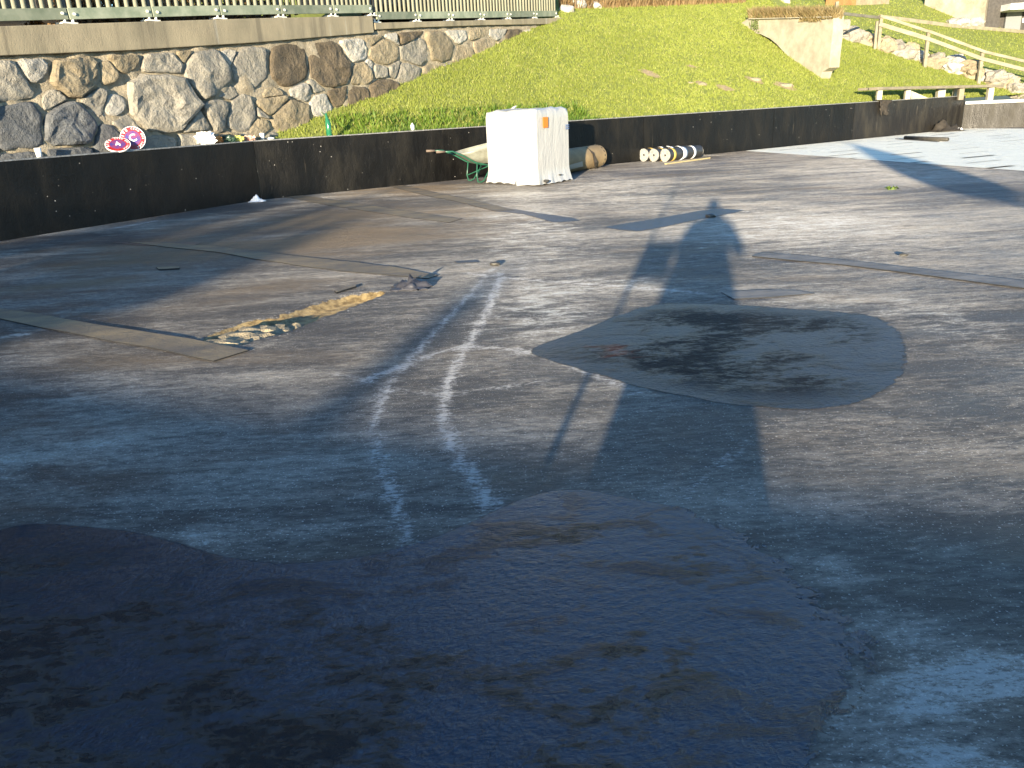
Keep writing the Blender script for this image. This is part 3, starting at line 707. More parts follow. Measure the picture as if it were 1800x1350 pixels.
fence([662, 734, 792, 847, 894, 940, 979], [(662, 21), (850, 20), (979, 19)], [(662, 40), (740, 38), (860, 35), (979, 31)],
      'lower right railing of pale close-set palings ending at the grass bank')

# things behind the railing: leaf litter bank, parked car
SOILB = mat('terrace soil', (.22, .16, .08), .9, var=.5, scale=4)
tp = [(-260, 50), (0, 45), (450, 31), (655, 27.5), (985, 31)]
V = []; 
for x, y in tp:
    a = OS(x, y, .4); 
    for d_, dz in ((0, -.02), (1.5, .05), (6, .1), (16, .2)): V.append(a + sn*d_ + Vector((0, 0, dz - .05)))
Fc = [(i*4 + j, (i + 1)*4 + j, (i + 1)*4 + j + 1, i*4 + j + 1) for i in range(len(tp) - 1) for j in range(3)]
tag(mesh('terrace', V, Fc, SOILB, smooth=True), 'terrace behind the railing', kind='structure')
def leafpile(name, segs, m, label, n, size, kind='stuff'):
    V = []; Fc = []
    for _ in range(n):
        x0_, x1_, dmin, dmax, hmax = random.choice(segs); px = random.uniform(x0_, x1_)
        p = OS(px, interp(tp, px), .4) + sn*random.uniform(dmin, dmax) + Vector((0, 0, random.random()**1.5*hmax))
        a = Vector((random.gauss(0, 1), random.gauss(0, 1), random.gauss(0, 1))).normalized(); b = a.orthogonal().normalized(); c = a.cross(b)
        s = size*random.uniform(.6, 1.4); k = len(V); V += [p + b*s, p + c*s*.6, p - b*s, p - c*s*.6]; Fc.append((k, k + 1, k + 2, k + 3))
    return tag(mesh(name, V, Fc, m), label, kind=kind)
LEAF = mat('dry brown leaves', (.26, .16, .065), .8, col2=(.1, .05, .02), scale=6, rnd=0)
leafpile('leaf_litter', [(140, 270, .1, 1.6, .55), (270, 530, .1, 1.6, .5), (820, 985, .2, 1.5, .3)], LEAF, 'brown dry leaf litter and hedge clippings behind the railing', 12000, .05)
# parked car
CARP = mat('dark car paint', (.012, .014, .02), .25, coat=.6); TYRE = mat('tyre rubber', (.02, .02, .02), .8); RIM = mat('silver alloy rim', (.6, .6, .6), .3, .8); GLASS = mat('tinted glass', (.01, .012, .014), .08)
w1 = OS(652, 27.5, 1.5); w2 = OS(808, 33, 1.5); cdn = (w2 - w1).normalized(); 
car = thing('parked_car', w1, 'dark parked car seen between the palings of the right railing', 'car')
def carpt(s, d, z): return w1 + cdn*s + sn*d + Vector((0, 0, z))
WB = (w2 - w1).length
prof = [(-.9, .25), (-.95, .6), (-.85, .85), (-.1, 1.0), (.5, 1.45), (WB*.6, 1.5), (WB + .1, 1.05), (WB + .75, .9), (WB + .85, .55), (WB + .8, .25)]
V = [carpt(s, d, z) for d in (0, 1.7) for s, z in prof]; n = len(prof)
mesh('body', V, [tuple(range(n)), tuple(range(n, 2*n))[::-1]] + [(i, n + i, n + (i + 1) % n, (i + 1) % n) for i in range(n)], CARP, car, bevel=.04)
MB().add([carpt(.15, -.01, 1.02), carpt(WB*.75, -.01, 1.02), carpt(WB*.6, -.01, 1.4), carpt(.55, -.01, 1.38)], [(0, 1, 2, 3)]).build('side_window', GLASS, car)
for s in (0, WB):
    wl = MB().tube([carpt(s, -.06, .32), carpt(s, .18, .32)], .32, 20).build('wheel', TYRE, car)
    rm = MB().tube([carpt(s, -.075, .32), carpt(s, -.055, .32)], .21, 12)
    for a in range(5): 
        c_, s_ = math.cos(a*1.2566), math.sin(a*1.2566); rm.beam(carpt(s, -.08, .32), carpt(s + .19*c_, -.08, .32 + .19*s_), .05, .02, up=sn)
    rm.build('rim', RIM, wl)
# second darker car at far left
w3 = OS(-120, 45, 1.2); w4 = OS(95, 42, 1.2); cd2 = (w4 - w3).normalized()
car2 = thing('parked_car', w3, 'dark vehicle behind the leftmost railing bay', 'car')
V = [w3 + cd2*s + sn*d + Vector((0, 0, z)) for d in (0, 1.7) for s, z in ((-1, .1), (-1, 1.0), (.5, 1.1), (1.0, 1.6), (2.6, 1.6), (2.75, 1.0), (2.8, .12))]; n = 7
mesh('body', V, [tuple(range(n)), tuple(range(n, 2*n))[::-1]] + [(i, n + i, n + (i + 1) % n, (i + 1) % n) for i in range(n)], CARP, car2, bevel=.04)
for s in (-.2, 2.0): MB().tube([w3 + cd2*s - sn*.05 + Vector((0, 0, .3)), w3 + cd2*s + sn*.2 + Vector((0, 0, .3))], .3, 18).build('wheel', TYRE, car2)

# ------------------------------------------------------------------ concrete slab in the bank
tipb = onhill(1437, 137); lft = onhill(1308, 47)
sdir = Vector((lft.x - tipb.x, lft.y - tipb.y, 0)).normalized(); sln = Vector((-sdir.y, sdir.x, 0))
if sln.y < 0: sln = -sln
slabpx = [(1303, 40), (1316, 32), (1340, 31), (1380, 29.5), (1425, 29), (1466, 28), (1464, 60), (1460, 95), (1458, 119), (1446, 126), (1442, 139), (1434, 142), (1416, 130), (1397, 111), (1380, 94), (1364, 77), (1353, 68), (1336, 60), (1316, 57), (1304, 50)]
SLABM = mat('whitewashed concrete', (.33, .31, .24), .9, col2=(.235, .215, .16), scale=2.2, bump=.01, bscale=18)
Pf = [onplane(x, y, tipb + sln*.12, sln) for x, y in slabpx]
n = len(Pf); sl = thing('concrete_slab', tipb, 'pale triangular concrete end wall set into the grass bank', 'concrete wall')
mesh('face', Pf + [p + sln*.45 for p in Pf], [tuple(range(n)), tuple(range(n, 2*n))[::-1]] + [(i, n + i, n + (i + 1) % n, (i + 1) % n) for i in range(n)], SLABM, sl, bevel=.012)
a = onplane(1318, 33, tipb + sln*.08, sln); b = onplane(1463, 29.5, tipb + sln*.08, sln)
MB().beam(a, b, .12, .03).build('edge_bead', SLABM, sl)
pts = []
for _ in range(3500):
    px = random.uniform(1312, 1462); p = onplane(px, 29.5, tipb, sln) + sln*random.uniform(0.05, .5); 
    pts.append((p.x, p.y, p.z + random.uniform(-.06, .12)))
for _ in range(240):
    px = random.gauss(1425, 7); p = onplane(px, random.uniform(29, 38), tipb + sln*.08, sln); pts.append(tuple(p))
blades('dry_grass', pts, .08, .32, .018, [(.22, .16, .07), (.3, .24, .12), (.12, .13, .035)], 'dry brown grass tufts on top of the concrete slab', 3, 1.2)
wdm = mat('small leafy weed', (.12, .15, .05), .7)
V = []; Fc = []
for _ in range(90):
    p = onplane(random.gauss(1326, 4), random.gauss(43, 5), tipb + sln*.05, sln); d1 = Vector((random.gauss(0, 1), random.gauss(0, 1), random.gauss(0, 1))).normalized()*.05; d2 = d1.orthogonal().normalized()*.03; k = len(V)
    V += [p + d1, p + d2, p - d1, p - d2]; Fc.append((k, k + 1, k + 2, k + 3))
tag(mesh('wall_plant', V, Fc, wdm), 'small dark weed growing on the left end of the concrete slab', 'plant')
SBLK = SM['g']
bb = atdepth(1478, 54, tipb.y + 1.5)
o = MB().box(bb + Vector((0, 0, .18)), .5, .4, .36, .2).build('stone_block', SBLK, bevel=.05, origin=bb); tag(o, 'grey squared stone block right of the concrete slab', 'stone block')
o = blob('rock', onhill(1381, 6) + Vector((0, 0, .1)), .2, SM['w'], seed=5, flat=True); tag(o, 'pale grey rock lying in dry grass above the concrete slab', 'rock')
# bare stones in the grass
for i, (px, py, r_, lb) in enumerate([(1325, 140, .2, 'tan flat stone in the grass below the concrete slab, left one'), (1378, 150, .22, 'tan flat stone in the grass below the concrete slab, right one'), (1232, 148, .16, 'small tan stone half buried in the grass bank'), (1213, 145, .1, 'tiny tan stone beside a bare spot on the bank')]):
    p = onhill(px, py); o = blob('rock', p + Vector((0, 0, -.02)), r_, SM['t'], seed=20 + i, squash=(1.3, 1, .45), flat=True); tag(o, lb, 'rock')

# ------------------------------------------------------------------ handrail, rocks, bench at right
WOOD = mat('bleached handrail timber', (.25, .225, .16), .75, col2=(.16, .14, .095), scale=4, rnd=.1, stretch=(.3, .3, 1))
hr = thing('wooden_handrail', onhill(1540, 88), 'weathered wooden handrail descending beside the rock edging', 'handrail')
posts = [((1467, 60), (1470, 3), .1, -1), ((1537, 87), (1541, 37), .09, 1), ((1543.5, 87), (1547, 27), .12, 0), ((1625, 118), (1632, 54), .12, 0), ((1719.5, 147), (1729.5, 90), .12, 0), ((1838, 190), (1850, 128), .12, 0)]
tops = []
for (bx, by), (tx_, ty_), wd, k_ in posts:
    b = onhill(bx, by) if bx < 1750 else atdepth(bx, 170, pp3.y)
    if bx < 1500: b = atdepth(bx, by, tipb.y - .1)
    t_ = upto(b, tx_, ty_); t2 = Vector((b.x, b.y, t_.z))
    MB().beam(b - Vector((0, 0, .25)), t2, wd, wd, up=(0, 1, 0)).build('post', WOOD, hr, bevel=.008); tops.append((b, t2))
def rail(pxa, pa, pxb, pb, hgt=.1, dd=-.09):
    a = upto(pa, *pxa); b = upto(pb, *pxb); off = Vector((0, dd, 0)); MB().beam(a + off, b + off, .045, hgt).build('rail', WOOD, hr, bevel=.005)
P0, P1, P2_, P3, P4 = tops[0][0], tops[2][0], tops[3][0], tops[4][0], tops[5][0]
rail((1546, 28), P1, (1632, 56), P2_); rail((1630, 55), P2_, (1729, 91.5), P3, .1, -.1); rail((1727, 91), P3, (1850, 120), P4)
rail((1544, 42.5), P1, (1630, 68.5), P2_, .15); rail((1628, 68), P2_, (1728, 105), P3, .13, -.1); rail((1726, 104), P3, (1850, 136), P4, .13)
rail((1466, 23), P0, (1545, 31.5), P1, .1); 
a = onhill(1464, 60); b = onhill(1530, 81)
MB().beam(a + Vector((0, -.1, .03)), b + Vector((0, -.1, .03)), .1, .14).build('foot_board', WOOD, hr, bevel=.006)
rocks = [(1500, 66, 16, 'g'), (1520, 72, 14, 't'), (1555, 82, 15, 't'), (1575, 90, 16, 'g'), (1592, 99, 15, 'g'), (1612, 105, 13, 'w'), (1640, 113, 15, 't'), (1657, 122, 17, 'g'), (1678, 120, 13, 'w'), (1692, 130, 14, 'g'), (1710, 128, 12, 't'), (1730, 140, 14, 'w'), (1752, 138, 14, 'g'), (1680, 108, 12, 'w'), (1705, 117, 12, 't'), (1600, 88, 11, 't'), (1648, 102, 10, 'g'), (1765, 150, 16, 't'), (1792, 160, 14, 'g'), (1770, 142, 12, 'g'), (1740, 155, 14, 't')]
rk = thing('rock_edging', onhill(1600, 100), 'row of pale boulders edging the slope behind the wooden handrail', 'rock edging')
for i, (px, py, r_, kd) in enumerate(rocks):
    p = atdepth(px, py, pp1.y + (pp3.y - pp1.y)*(px - 1540)/182 + .35 + .3*(i % 2)); blob('stone', p, r_*p.y/F*1.15, SM[kd], rk, seed=50 + i, flat=True, squash=(1.25, .9, .8), rough=.45, sub=3)
# kerb line across the upper lawn
KERB = mat('pale kerb stone', (.22, .2, .14), .85, var=.3, scale=3)
def onlawn(px, py): return march(px, py, z2f, 15, 90)
kb = thing('path_kerb', onlawn(1600, 39), 'long thin pale kerb crossing the upper lawn', 'kerb')
kp = [onlawn(x, y) for x, y in ((1545, 31.5), (1600, 38), (1672, 47.5), (1740, 53), (1820, 60))]
for a, b in zip(kp, kp[1:]): MB().beam(a + Vector((0, 0, .05)), b + Vector((0, 0, .05)), .15, .16).build('kerb_stone', KERB, kb, bevel=.01)

# bench on the right wall
BW = mat('grey bench timber', (.2, .175, .125), .7, col2=(.13, .115, .08), scale=3, stretch=(1, .2, 1)); BP = mat('white painted post', (.42, .4, .32), .6, var=.2)
cA = G(1535, 243) + nrm*.5; 
bn0 = onplane(1535, 156, G(1600, 236.8) + nrm*.30, nrm); bn1 = atdepth(1757, 151, C0.y + .9)
bench = thing('bench', (bn0 + bn1)/2 - Vector((0, 0, .3)), 'long grey plank bench on white posts above the right wall corner', 'bench')
MB().beam(bn0, bn1, .34, .09).build('plank', BW, bench, bevel=.008)
MB().beam(bn0 + nrm*.42, bn1 + nrm*.42, .3, .08).build('plank', BW, bench, bevel=.008)
def onbench(px): 
    t_ = (px - 1535)/(1757 - 1535); return bn0.lerp(bn1, t_)
for px, wd, h_, off, mm in [(1545, .16, .3, .0, BP), (1595, .17, .45, .1, BP), (1662, .26, .4, .3, BP), (1684, .18, .4, .0, BW), (1697, .16, .52, .45, BP), (1740, .20, .55, .0, BP)]:
    p = onbench(px) + nrm*off; MB().beam(p - Vector((0, 0, .045)), p - Vector((0, 0, .045 + h_)), wd, wd*.8, up=(0, 1, 0)).build('leg', mm, bench, bevel=.006)
MB().add([onbench(1598) + Vector((0, 0, -.1)), onbench(1600) + Vector((0, 0, -.35)), onbench(1628) + Vector((0, 0, -.35))] + [onbench(1598) + nrm*.06 + Vector((0, 0, -.1)), onbench(1600) + nrm*.06 + Vector((0, 0, -.35)), onbench(1628) + nrm*.06 + Vector((0, 0, -.35))], [(0, 1, 2), (5, 4, 3), (0, 3, 4, 1), (1, 4, 5, 2), (2, 5, 3, 0)]).build('brace', BP, bench)
p = C0 + bdir*1.9 + bn*.2 + Vector((0, 0, BH + .105))

# cloths
CLOTH = mat('dark wet cloth', (.035, .028, .02), .8, var=.5, bump=.01, bscale=20)
def cloth(name, c, wd, ht, m, label, cat, nrmv, seed, drape=True, amp=.16):
    V = []; n = 14
    for i in range(n + 1):
        for j in range(n + 1):
            u, v = i/n - .5, j/n
            q = noise.noise(Vector((u*4, v*3, seed))); q2 = noise.noise(Vector((u*9, v*8, seed + 5)))
            if drape:
                wv = wd*(1 - .45*v + .3*q); out = -.05 - .07*(.5 + q) - .05*q2
                top = .12 if v < .15 else 0
                p = c + udir*(u*wv + .08*q) + nrmv*(out + (.22 if j < 2 else 0)) + Vector((0, 0, .03 - max(0, v - .1)*ht*(1 + .5*noise.noise(Vector((u*5, 1, seed))))))
            else:
                rr = math.hypot(u, v - .5)
                p = c + Vector((u*wd*(1 + .4*q), (v - .5)*ht*(1 + .4*q2), max(0.008, (.5 - rr)*amp*(1 + 1.6*q + 1.2*q2))))
            V.append(p)
    Fc = [(i*(n + 1) + j, i*(n + 1) + j + 1, (i + 1)*(n + 1) + j + 1, (i + 1)*(n + 1) + j) for i in range(n) for j in range(n)]
    o = mesh(name, V, Fc, m, smooth=True, origin=c); so = o.modifiers.new('s', 'SOLIDIFY'); so.thickness = .008
    return tag(o, label, cat)
cw = onplane(1552, 168, C0 + Vector((0, 0, WH)), nrm); cloth('hanging_cloth', Vector((cw.x, cw.y, WH + .02)), .6, .5, CLOTH, 'dark rag hanging over the top of the black wall below the bench', 'cloth', nrm, 3)
cloth('crumpled_sheet', G(1662, 231) + Vector((0, 0, .02)), 1.1, .9, CLOTH, 'crumpled black offcut lying in the far corner of the walls', 'cloth', nrm, 8, False, .55)
PAPER = mat('white crumpled paper', (.8, .8, .8), .7)
cloth('crumpled_paper', G(441, 350), .36, .32, PAPER, 'white crumpled paper on the floor at the foot of the black wall', 'paper', nrm, 11, False)
cloth('paper_scrap', G(452, 355), .3, .2, PAPER, 'flat white scrap right beside the crumpled paper', 'paper', nrm, 15, False)
cloth('paper_scrap', G(1676, 229.5) - Vector((0, .4, 0)), .3, .25, PAPER, 'small white scrap beside the black offcut in the far corner', 'paper', nrm, 17, False)

# ------------------------------------------------------------------ insulation boards
INS = mat('white insulation board', (.93, .9, .76), .9, var=.03, scale=1.5, bump=.03, bscale=45)
BOARD_SHADE = mat('shade-grey board edge', (.12, .12, .12), .9)  # board edges painted as if shaded, so the sun does not light them
ib = thing('insulation_boards', G(1600, 260), 'sunlit white insulation boards laid on the floor at far right', 'insulation boards')
e0, e1 = G(1310, 265.5), G(1800, 301)
edir = (e1 - e0).normalized(); en = Vector((-edir.y, edir.x, 0))
region = [e0, G(1560, 281), e1, e1 + edir*4, Dext + (-bn)*.05, C0 + Vector((-.1, -.15, 0))]
region2 = [(p.x, p.y) for p in region]
reg = ccw([tuple(p) for p in region2])
def polyclip(sub, clipp):
    out = sub
    for i in range(len(clipp)):
        a, b = clipp[i], clipp[(i + 1) % len(clipp)]; nx_, ny_ = (b[1] - a[1]), -(b[0] - a[0])
        out = clip(out, nx_, ny_, nx_*a[0] + ny_*a[1])
        if len(out) < 3: return []
    return out
BL, BWd = 2.0, 1.0
cnt = 0
# convex hull of region for clipping
reg = [e0, e1 + edir*.0, e1 + edir*4.5, Dext - bn*.06, C0 - nrm*.03 - bn*.06, ]
reg = ccw([(p.x, p.y) for p in reg])
for j in range(-1, 14):
    for i in range(-3, 14):
        off = (BL/2 if j % 2 else 0) + random.uniform(-.1, .1)
        gp = random.choice([.006, .008, .02]); ga = random.choice([.004, .006, .04]) 
        q = [(i*BL + off + ga, j*BWd + gp), (i*BL + off + BL - .006, j*BWd + gp), (i*BL + off + BL - .006, j*BWd + BWd - .006), (i*BL + off + ga, j*BWd + BWd - .006)]
        rt = R(7); P = []
        for a, b in q:
            a2, b2 = a*math.cos(rt) - b*math.sin(rt), a*math.sin(rt) + b*math.cos(rt)
            w_ = e0 + edir*a2 + en*(b2 - 2.4); P.append((w_.x, w_.y))
        P = polyclip(ccw(P), reg)
        if len(P) < 3: continue
        zt = .0075; V, Fc = prism(ccw(P), .0035, zt)
        bo = mesh('board', V, Fc, [INS, BOARD_SHADE], ib); bo.data.polygons.foreach_set('material_index', [0, 0] + [1]*(len(Fc) - 2)); cnt += 1
DKW = mat('dark sheet roll', (.06, .055, .045), .6, var=.4)
ra, rb = G(1591, 242, .063), G(1666, 245, .063)
o = MB().tube([ra, rb], .055, 16).build('sheet_roll', DKW, smooth=True, origin=ra); tag(o, 'thin dark roll lying on the white insulation boards', 'roll')
la, lb_ = G(1575, 244, .018), G(1650, 249, .018)
o = MB().beam(la, lb_, .05, .02).build('batten', DKW, origin=la); tag(o, 'thin dark batten on the boards in front of the dark roll', 'batten')

# ------------------------------------------------------------------ loose strips of membrane
STRIP = mat('membrane strip', (.25, .225, .195), .65, col2=(.10, .095, .092), scale=4.5, bump=.02, bscale=45, lo=.36, hi=.66, stretch=(.5, 1, 1))
STRIPB = mat('dusty membrane strip', (.27, .205, .12), .65, col2=(.115, .098, .08), scale=3.5, bump=.02, bscale=45, lo=.36, hi=.66, stretch=(.5, 1, 1))
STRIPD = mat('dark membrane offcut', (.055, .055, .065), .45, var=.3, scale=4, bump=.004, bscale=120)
STRIP_SHADE = mat('bitumen edge with painted shade', (.008, .008, .009), .7)  # black sides: the shadow line under the strips, put into the bitumen colour
def strip(pxs, label, m=STRIP, th=.022, name='membrane_strip', cat='membrane strip', wob=1):
    P = [Vector(G(*q)) for q in pxs]; Q_ = []
    for i in range(len(P)):
        a, b = P[i], P[(i + 1) % len(P)]; k_ = max(1, int((b - a).length/.25))
        for s in range(k_):
            p = a.lerp(b, s/k_); nn_ = noise.noise(p*2.1)*.025*wob if 0 < s else 0; d = (b - a).normalized(); Q_.append((p.x - d.y*nn_, p.y + d.x*nn_))
    Q_ = ccw(Q_); z0 = .004; th = th*.42
    V, Fc = prism(Q_, z0, th); V = [Vector(v) for v in V]
    n = len(Q_)
    c = P[0]
    o = mesh(name, V, Fc, [m, STRIP_SHADE], origin=(c.x, c.y, 0)); o.data.polygons.foreach_set('material_index', [0, 0] + [1]*n); return tag(o, label, cat)
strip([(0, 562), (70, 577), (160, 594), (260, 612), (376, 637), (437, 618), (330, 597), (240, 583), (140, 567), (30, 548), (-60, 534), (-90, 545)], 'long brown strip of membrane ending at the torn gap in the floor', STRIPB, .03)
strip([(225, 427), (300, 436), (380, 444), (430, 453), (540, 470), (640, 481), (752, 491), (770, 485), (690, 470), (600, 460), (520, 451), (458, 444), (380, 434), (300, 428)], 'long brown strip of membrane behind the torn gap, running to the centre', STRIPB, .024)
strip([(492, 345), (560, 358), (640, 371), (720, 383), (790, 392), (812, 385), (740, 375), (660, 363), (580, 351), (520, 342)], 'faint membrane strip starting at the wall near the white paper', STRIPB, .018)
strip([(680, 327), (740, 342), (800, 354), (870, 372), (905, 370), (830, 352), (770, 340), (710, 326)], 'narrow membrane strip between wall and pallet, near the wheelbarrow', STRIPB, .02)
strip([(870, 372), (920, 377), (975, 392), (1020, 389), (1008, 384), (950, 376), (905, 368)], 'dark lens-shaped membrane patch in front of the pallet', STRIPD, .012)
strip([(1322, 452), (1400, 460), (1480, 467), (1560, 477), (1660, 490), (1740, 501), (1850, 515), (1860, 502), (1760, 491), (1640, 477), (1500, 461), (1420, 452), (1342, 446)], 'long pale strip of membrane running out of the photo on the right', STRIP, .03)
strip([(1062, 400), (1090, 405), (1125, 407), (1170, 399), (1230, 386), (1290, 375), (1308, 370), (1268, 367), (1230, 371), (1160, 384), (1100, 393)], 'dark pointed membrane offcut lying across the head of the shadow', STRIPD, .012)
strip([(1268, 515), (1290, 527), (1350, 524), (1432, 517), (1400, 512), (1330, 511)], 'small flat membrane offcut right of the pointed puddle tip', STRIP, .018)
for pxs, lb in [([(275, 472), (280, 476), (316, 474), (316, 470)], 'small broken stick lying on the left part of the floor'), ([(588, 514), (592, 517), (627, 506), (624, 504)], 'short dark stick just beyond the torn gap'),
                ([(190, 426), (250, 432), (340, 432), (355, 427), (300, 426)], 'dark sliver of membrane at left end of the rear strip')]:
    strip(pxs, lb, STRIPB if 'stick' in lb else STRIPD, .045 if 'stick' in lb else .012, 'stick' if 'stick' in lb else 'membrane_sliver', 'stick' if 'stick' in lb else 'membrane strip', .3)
cloth('membrane_scrap', G(722, 505) - Vector((0, 0, .004)), .35, .3, STRIPD, 'curled dark scrap with pale edge at the far end of the torn gap', 'scrap', nrm, 31, False)
for px, py, r_, lb in [(871, 467, .045, 'small dark lump on the pale floor near the centre'), (1250, 382, .06, 'tiny twig lump on the dark pointed offcut'), (1588, 452, .03, 'tiny dark lump beyond the long pale strip')]:
    o = blob('debris', G(px, py) + Vector((0, 0, .02)), r_, DKW, seed=px, sub=1, rough=.6, flat=True, squash=(1.5, 1, .6)); tag(o, lb, 'debris')
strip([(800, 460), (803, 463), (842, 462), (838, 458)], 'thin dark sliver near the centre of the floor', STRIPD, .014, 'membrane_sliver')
o = blades('leaf_scrap', [tuple(G(random.gauss(1568, 6), random.gauss(332, 1.2))) for _ in range(14)], .02, .06, .05, [(.1, .16, .03), (.14, .2, .04), (.2, .2, .05)], 'few green leaves', 2, 1.)
tag(o, 'few green leaves scattered on the floor at right', 'leaves')
o['kind'] = 'thing'
# stones in the tear
cs = thing('exposed_bedding', G(420, 592), 'broken tan stones exposed inside the torn gap of the floor', 'stones')
for i, (px, py, r_) in enumerate([(376, 602, .13), (398, 600, .16), (420, 590, .17), (440, 582, .14), (455, 588, .13), (470, 577, .13), (486, 572, .10), (430, 600, .10), (408, 607, .1), (500, 574, .08), (520, 566, .07), (387, 594, .08), (458, 572, .09)]):
    p = G(px, py); p.z = -.05; blob('stone', p, r_, SM['t'], cs, seed=90 + i, rough=.5, flat=True, squash=(1, 1, .5), sub=2)

# ------------------------------------------------------------------ wrapped pallet
def plastic():
    m = bpy.data.materials.new('white shrink wrap'); m.use_nodes = True; t = m.node_tree; b = t.nodes['Principled BSDF']; L = t.links.new
    b.inputs['Base Color'].default_value = (.36, .36, .35, 1); b.inputs['Roughness'].default_value = .32
    tc = N(t, 'TexCoord'); mp = N(t, 'Mapping'); mp.inputs['Scale'].default_value = (2.6, 2.6, .7); mp.inputs['Rotation'].default_value = (.15, .35, 0); L(tc.outputs['Object'], mp.inputs[0])
    n1 = nz(t, mp.outputs[0], 2.2, 4, .5, .8); n2 = nz(t, tc.outputs['Object'], 7, 3, .5, 1.5)
    h = ma(t, 'ADD', ma(t, 'MULTIPLY', n1, .022), ma(t, 'MULTIPLY', n2, .006)); bp = N(t, 'Bump'); bp.inputs['Distance'].default_value = 1; bp.inputs['Strength'].default_value = .8; L(h, bp.inputs['Height']); L(bp.outputs[0], b.inputs['Normal']); return m
WRAP = plastic()
pL, pM, pR = G(860, 323), G(947, 327.5), G(1001, 317.5)
e1_ = (pM - pL); e2_ = (pR - pM); pH = upto(pM, 950, 194).z
pal = thing('wrapped_pallet', pM, 'tall white shrink-wrapped pallet standing by the black wall', 'pallet')
corners = [pL, pM, pR, pL + e2_]
Cc = sum(corners, Vector())/4
rng_ = random.Random(3)
NS = 24; NHt = 22; V = []
loop = []
for a, b in zip(corners, corners[1:] + corners[:1]):
    for s in range(NS):
        t_ = s/NS; loop.append((a.lerp(b, t_), min(t_, 1 - t_)))
nl = len(loop)
for j in range(NHt + 1):
    z = j/NHt
    for i, (p, ed) in enumerate(loop):
        d = (p - Cc); d.z = 0; d.normalize()
        side = i//NS; u_ = (i % NS)/NS
        fold = noise.noise(Vector((u_*4.5 + side*7 - z*2.0*(side == 1), z*1.0, side*3.3)))
        fo = .009*fold
        flare = .07*max(0, (.2 - z)/.2)**1.3*(1 + .8*noise.noise(Vector((i*.35, 0, 2)))) if z < .2 else 0
        zz = pH*z*(1 + 0) + (.02 + .05*abs(noise.noise(Vector((i*.23, 4, 1)))) if j == 0 else 0)
        rnd_ = -.025*max(0, (z - .93)/.07)
        q = p + d*(fo*min(1, ed*8 + .3) + flare + rnd_); V.append(Vector((q.x, q.y, zz + (0.012*noise.noise(Vector((i*.4, 9, 1))) if j == NHt else 0))))
Fc = [(j*nl + i, j*nl + (i + 1) % nl, (j + 1)*nl + (i + 1) % nl, (j + 1)*nl + i) for j in range(NHt) for i in range(nl)]
# top: inner rings
top0 = NHt*nl
for r_i, s_ in enumerate((.85, .6, .3)):
    for i, (p, ed) in enumerate(loop):
        q = Cc.lerp(p, s_); V.append(Vector((q.x, q.y, pH + .035 + .05*noise.noise(q*4.2 + Vector((0, 0, r_i))))))
    b0 = top0 + r_i*nl; Fc += [(b0 + i, b0 + (i + 1) % nl, b0 + nl + (i + 1) % nl, b0 + nl + i) for i in range(nl)]
V.append(Vector((Cc.x, Cc.y, pH + .04))); b0 = top0 + 3*nl; Fc += [(b0 + i, b0 + (i + 1) % nl, len(V) - 1) for i in range(nl)]
wr = mesh('wrap', V, Fc, WRAP, pal, smooth=True, origin=pM); es = wr.modifiers.new('e', 'EDGE_SPLIT'); es.split_angle = R(60)
# film ends bunched on top
MB().tube([pL + Vector((.55, .1, pH + .0)), pL + Vector((.6, .15, pH + .07)), pL + Vector((.66, .12, pH + .11))], [.05, .03, .008], 7).build('film_end', WRAP, pal, smooth=True)
ORG = mat('orange sticker', (.55, .16, .012), .5); BLU = mat('blue print', (.08, .14, .32), .5); DARK = mat('dark gap', (.02, .02, .02), .8)
e2n = e2_.normalized(); out2 = Vector((e2n.y, -e2n.x, 0))
if out2.y > 0: out2 = -out2
def face2(u, z, off=.035): return pM + e2n*u + out2*off + Vector((0, 0, z))
E2L = e2_.length; u0 = E2L*.16; u1 = E2L*.31
MB().add([face2(u0, pH*.77), face2(u1, pH*.77), face2(u1, pH*.91), face2(u0, pH*.91), face2(u0, pH*.77, .025), face2(u1, pH*.77, .025), face2(u1, pH*.91, .025), face2(u0, pH*.91, .025)], [(0, 1, 2, 3), (0, 4, 5, 1), (1, 5, 6, 2), (2, 6, 7, 3), (3, 7, 4, 0)]).build('sticker', ORG, pal)
for kz in (.73, .755, .78):
    MB().beam(face2(E2L*.86, pH*kz, .036), face2(E2L*.98, pH*(kz + .004), .036), .006, .014).build('printed_line', BLU, pal)
for u_, s_ in ((.14, .09), (.62, .05)):
    c = face2(E2L*u_, pH*(.06 + .05*(u_ > .5)), .08 if u_ < .5 else .06); o = blob('tear_hole', c, s_*.7, DARK, pal, seed=int(u_*100), squash=(1, .25, .5), rough=.6, sub=2)
    o.location = c - pal.location

# ------------------------------------------------------------------ wheelbarrow
GR = mat('green painted tube', (.02, .1, .062), .35, var=.3, scale=10); TUB = mat('galvanised tub', (.33, .34, .285), .45, .2, col2=(.22, .22, .18), scale=4, spec=.5); GRIP = mat('black rubber grip', (.12, .09, .07), .7)
wb0 = G(845, 319)
wbt = thing('wheelbarrow', wb0, 'green-framed wheelbarrow with pale metal tub beside the wrapped pallet', 'wheelbarrow')
ax = (G(930, 300) - G(790, 318)); ax.z = 0
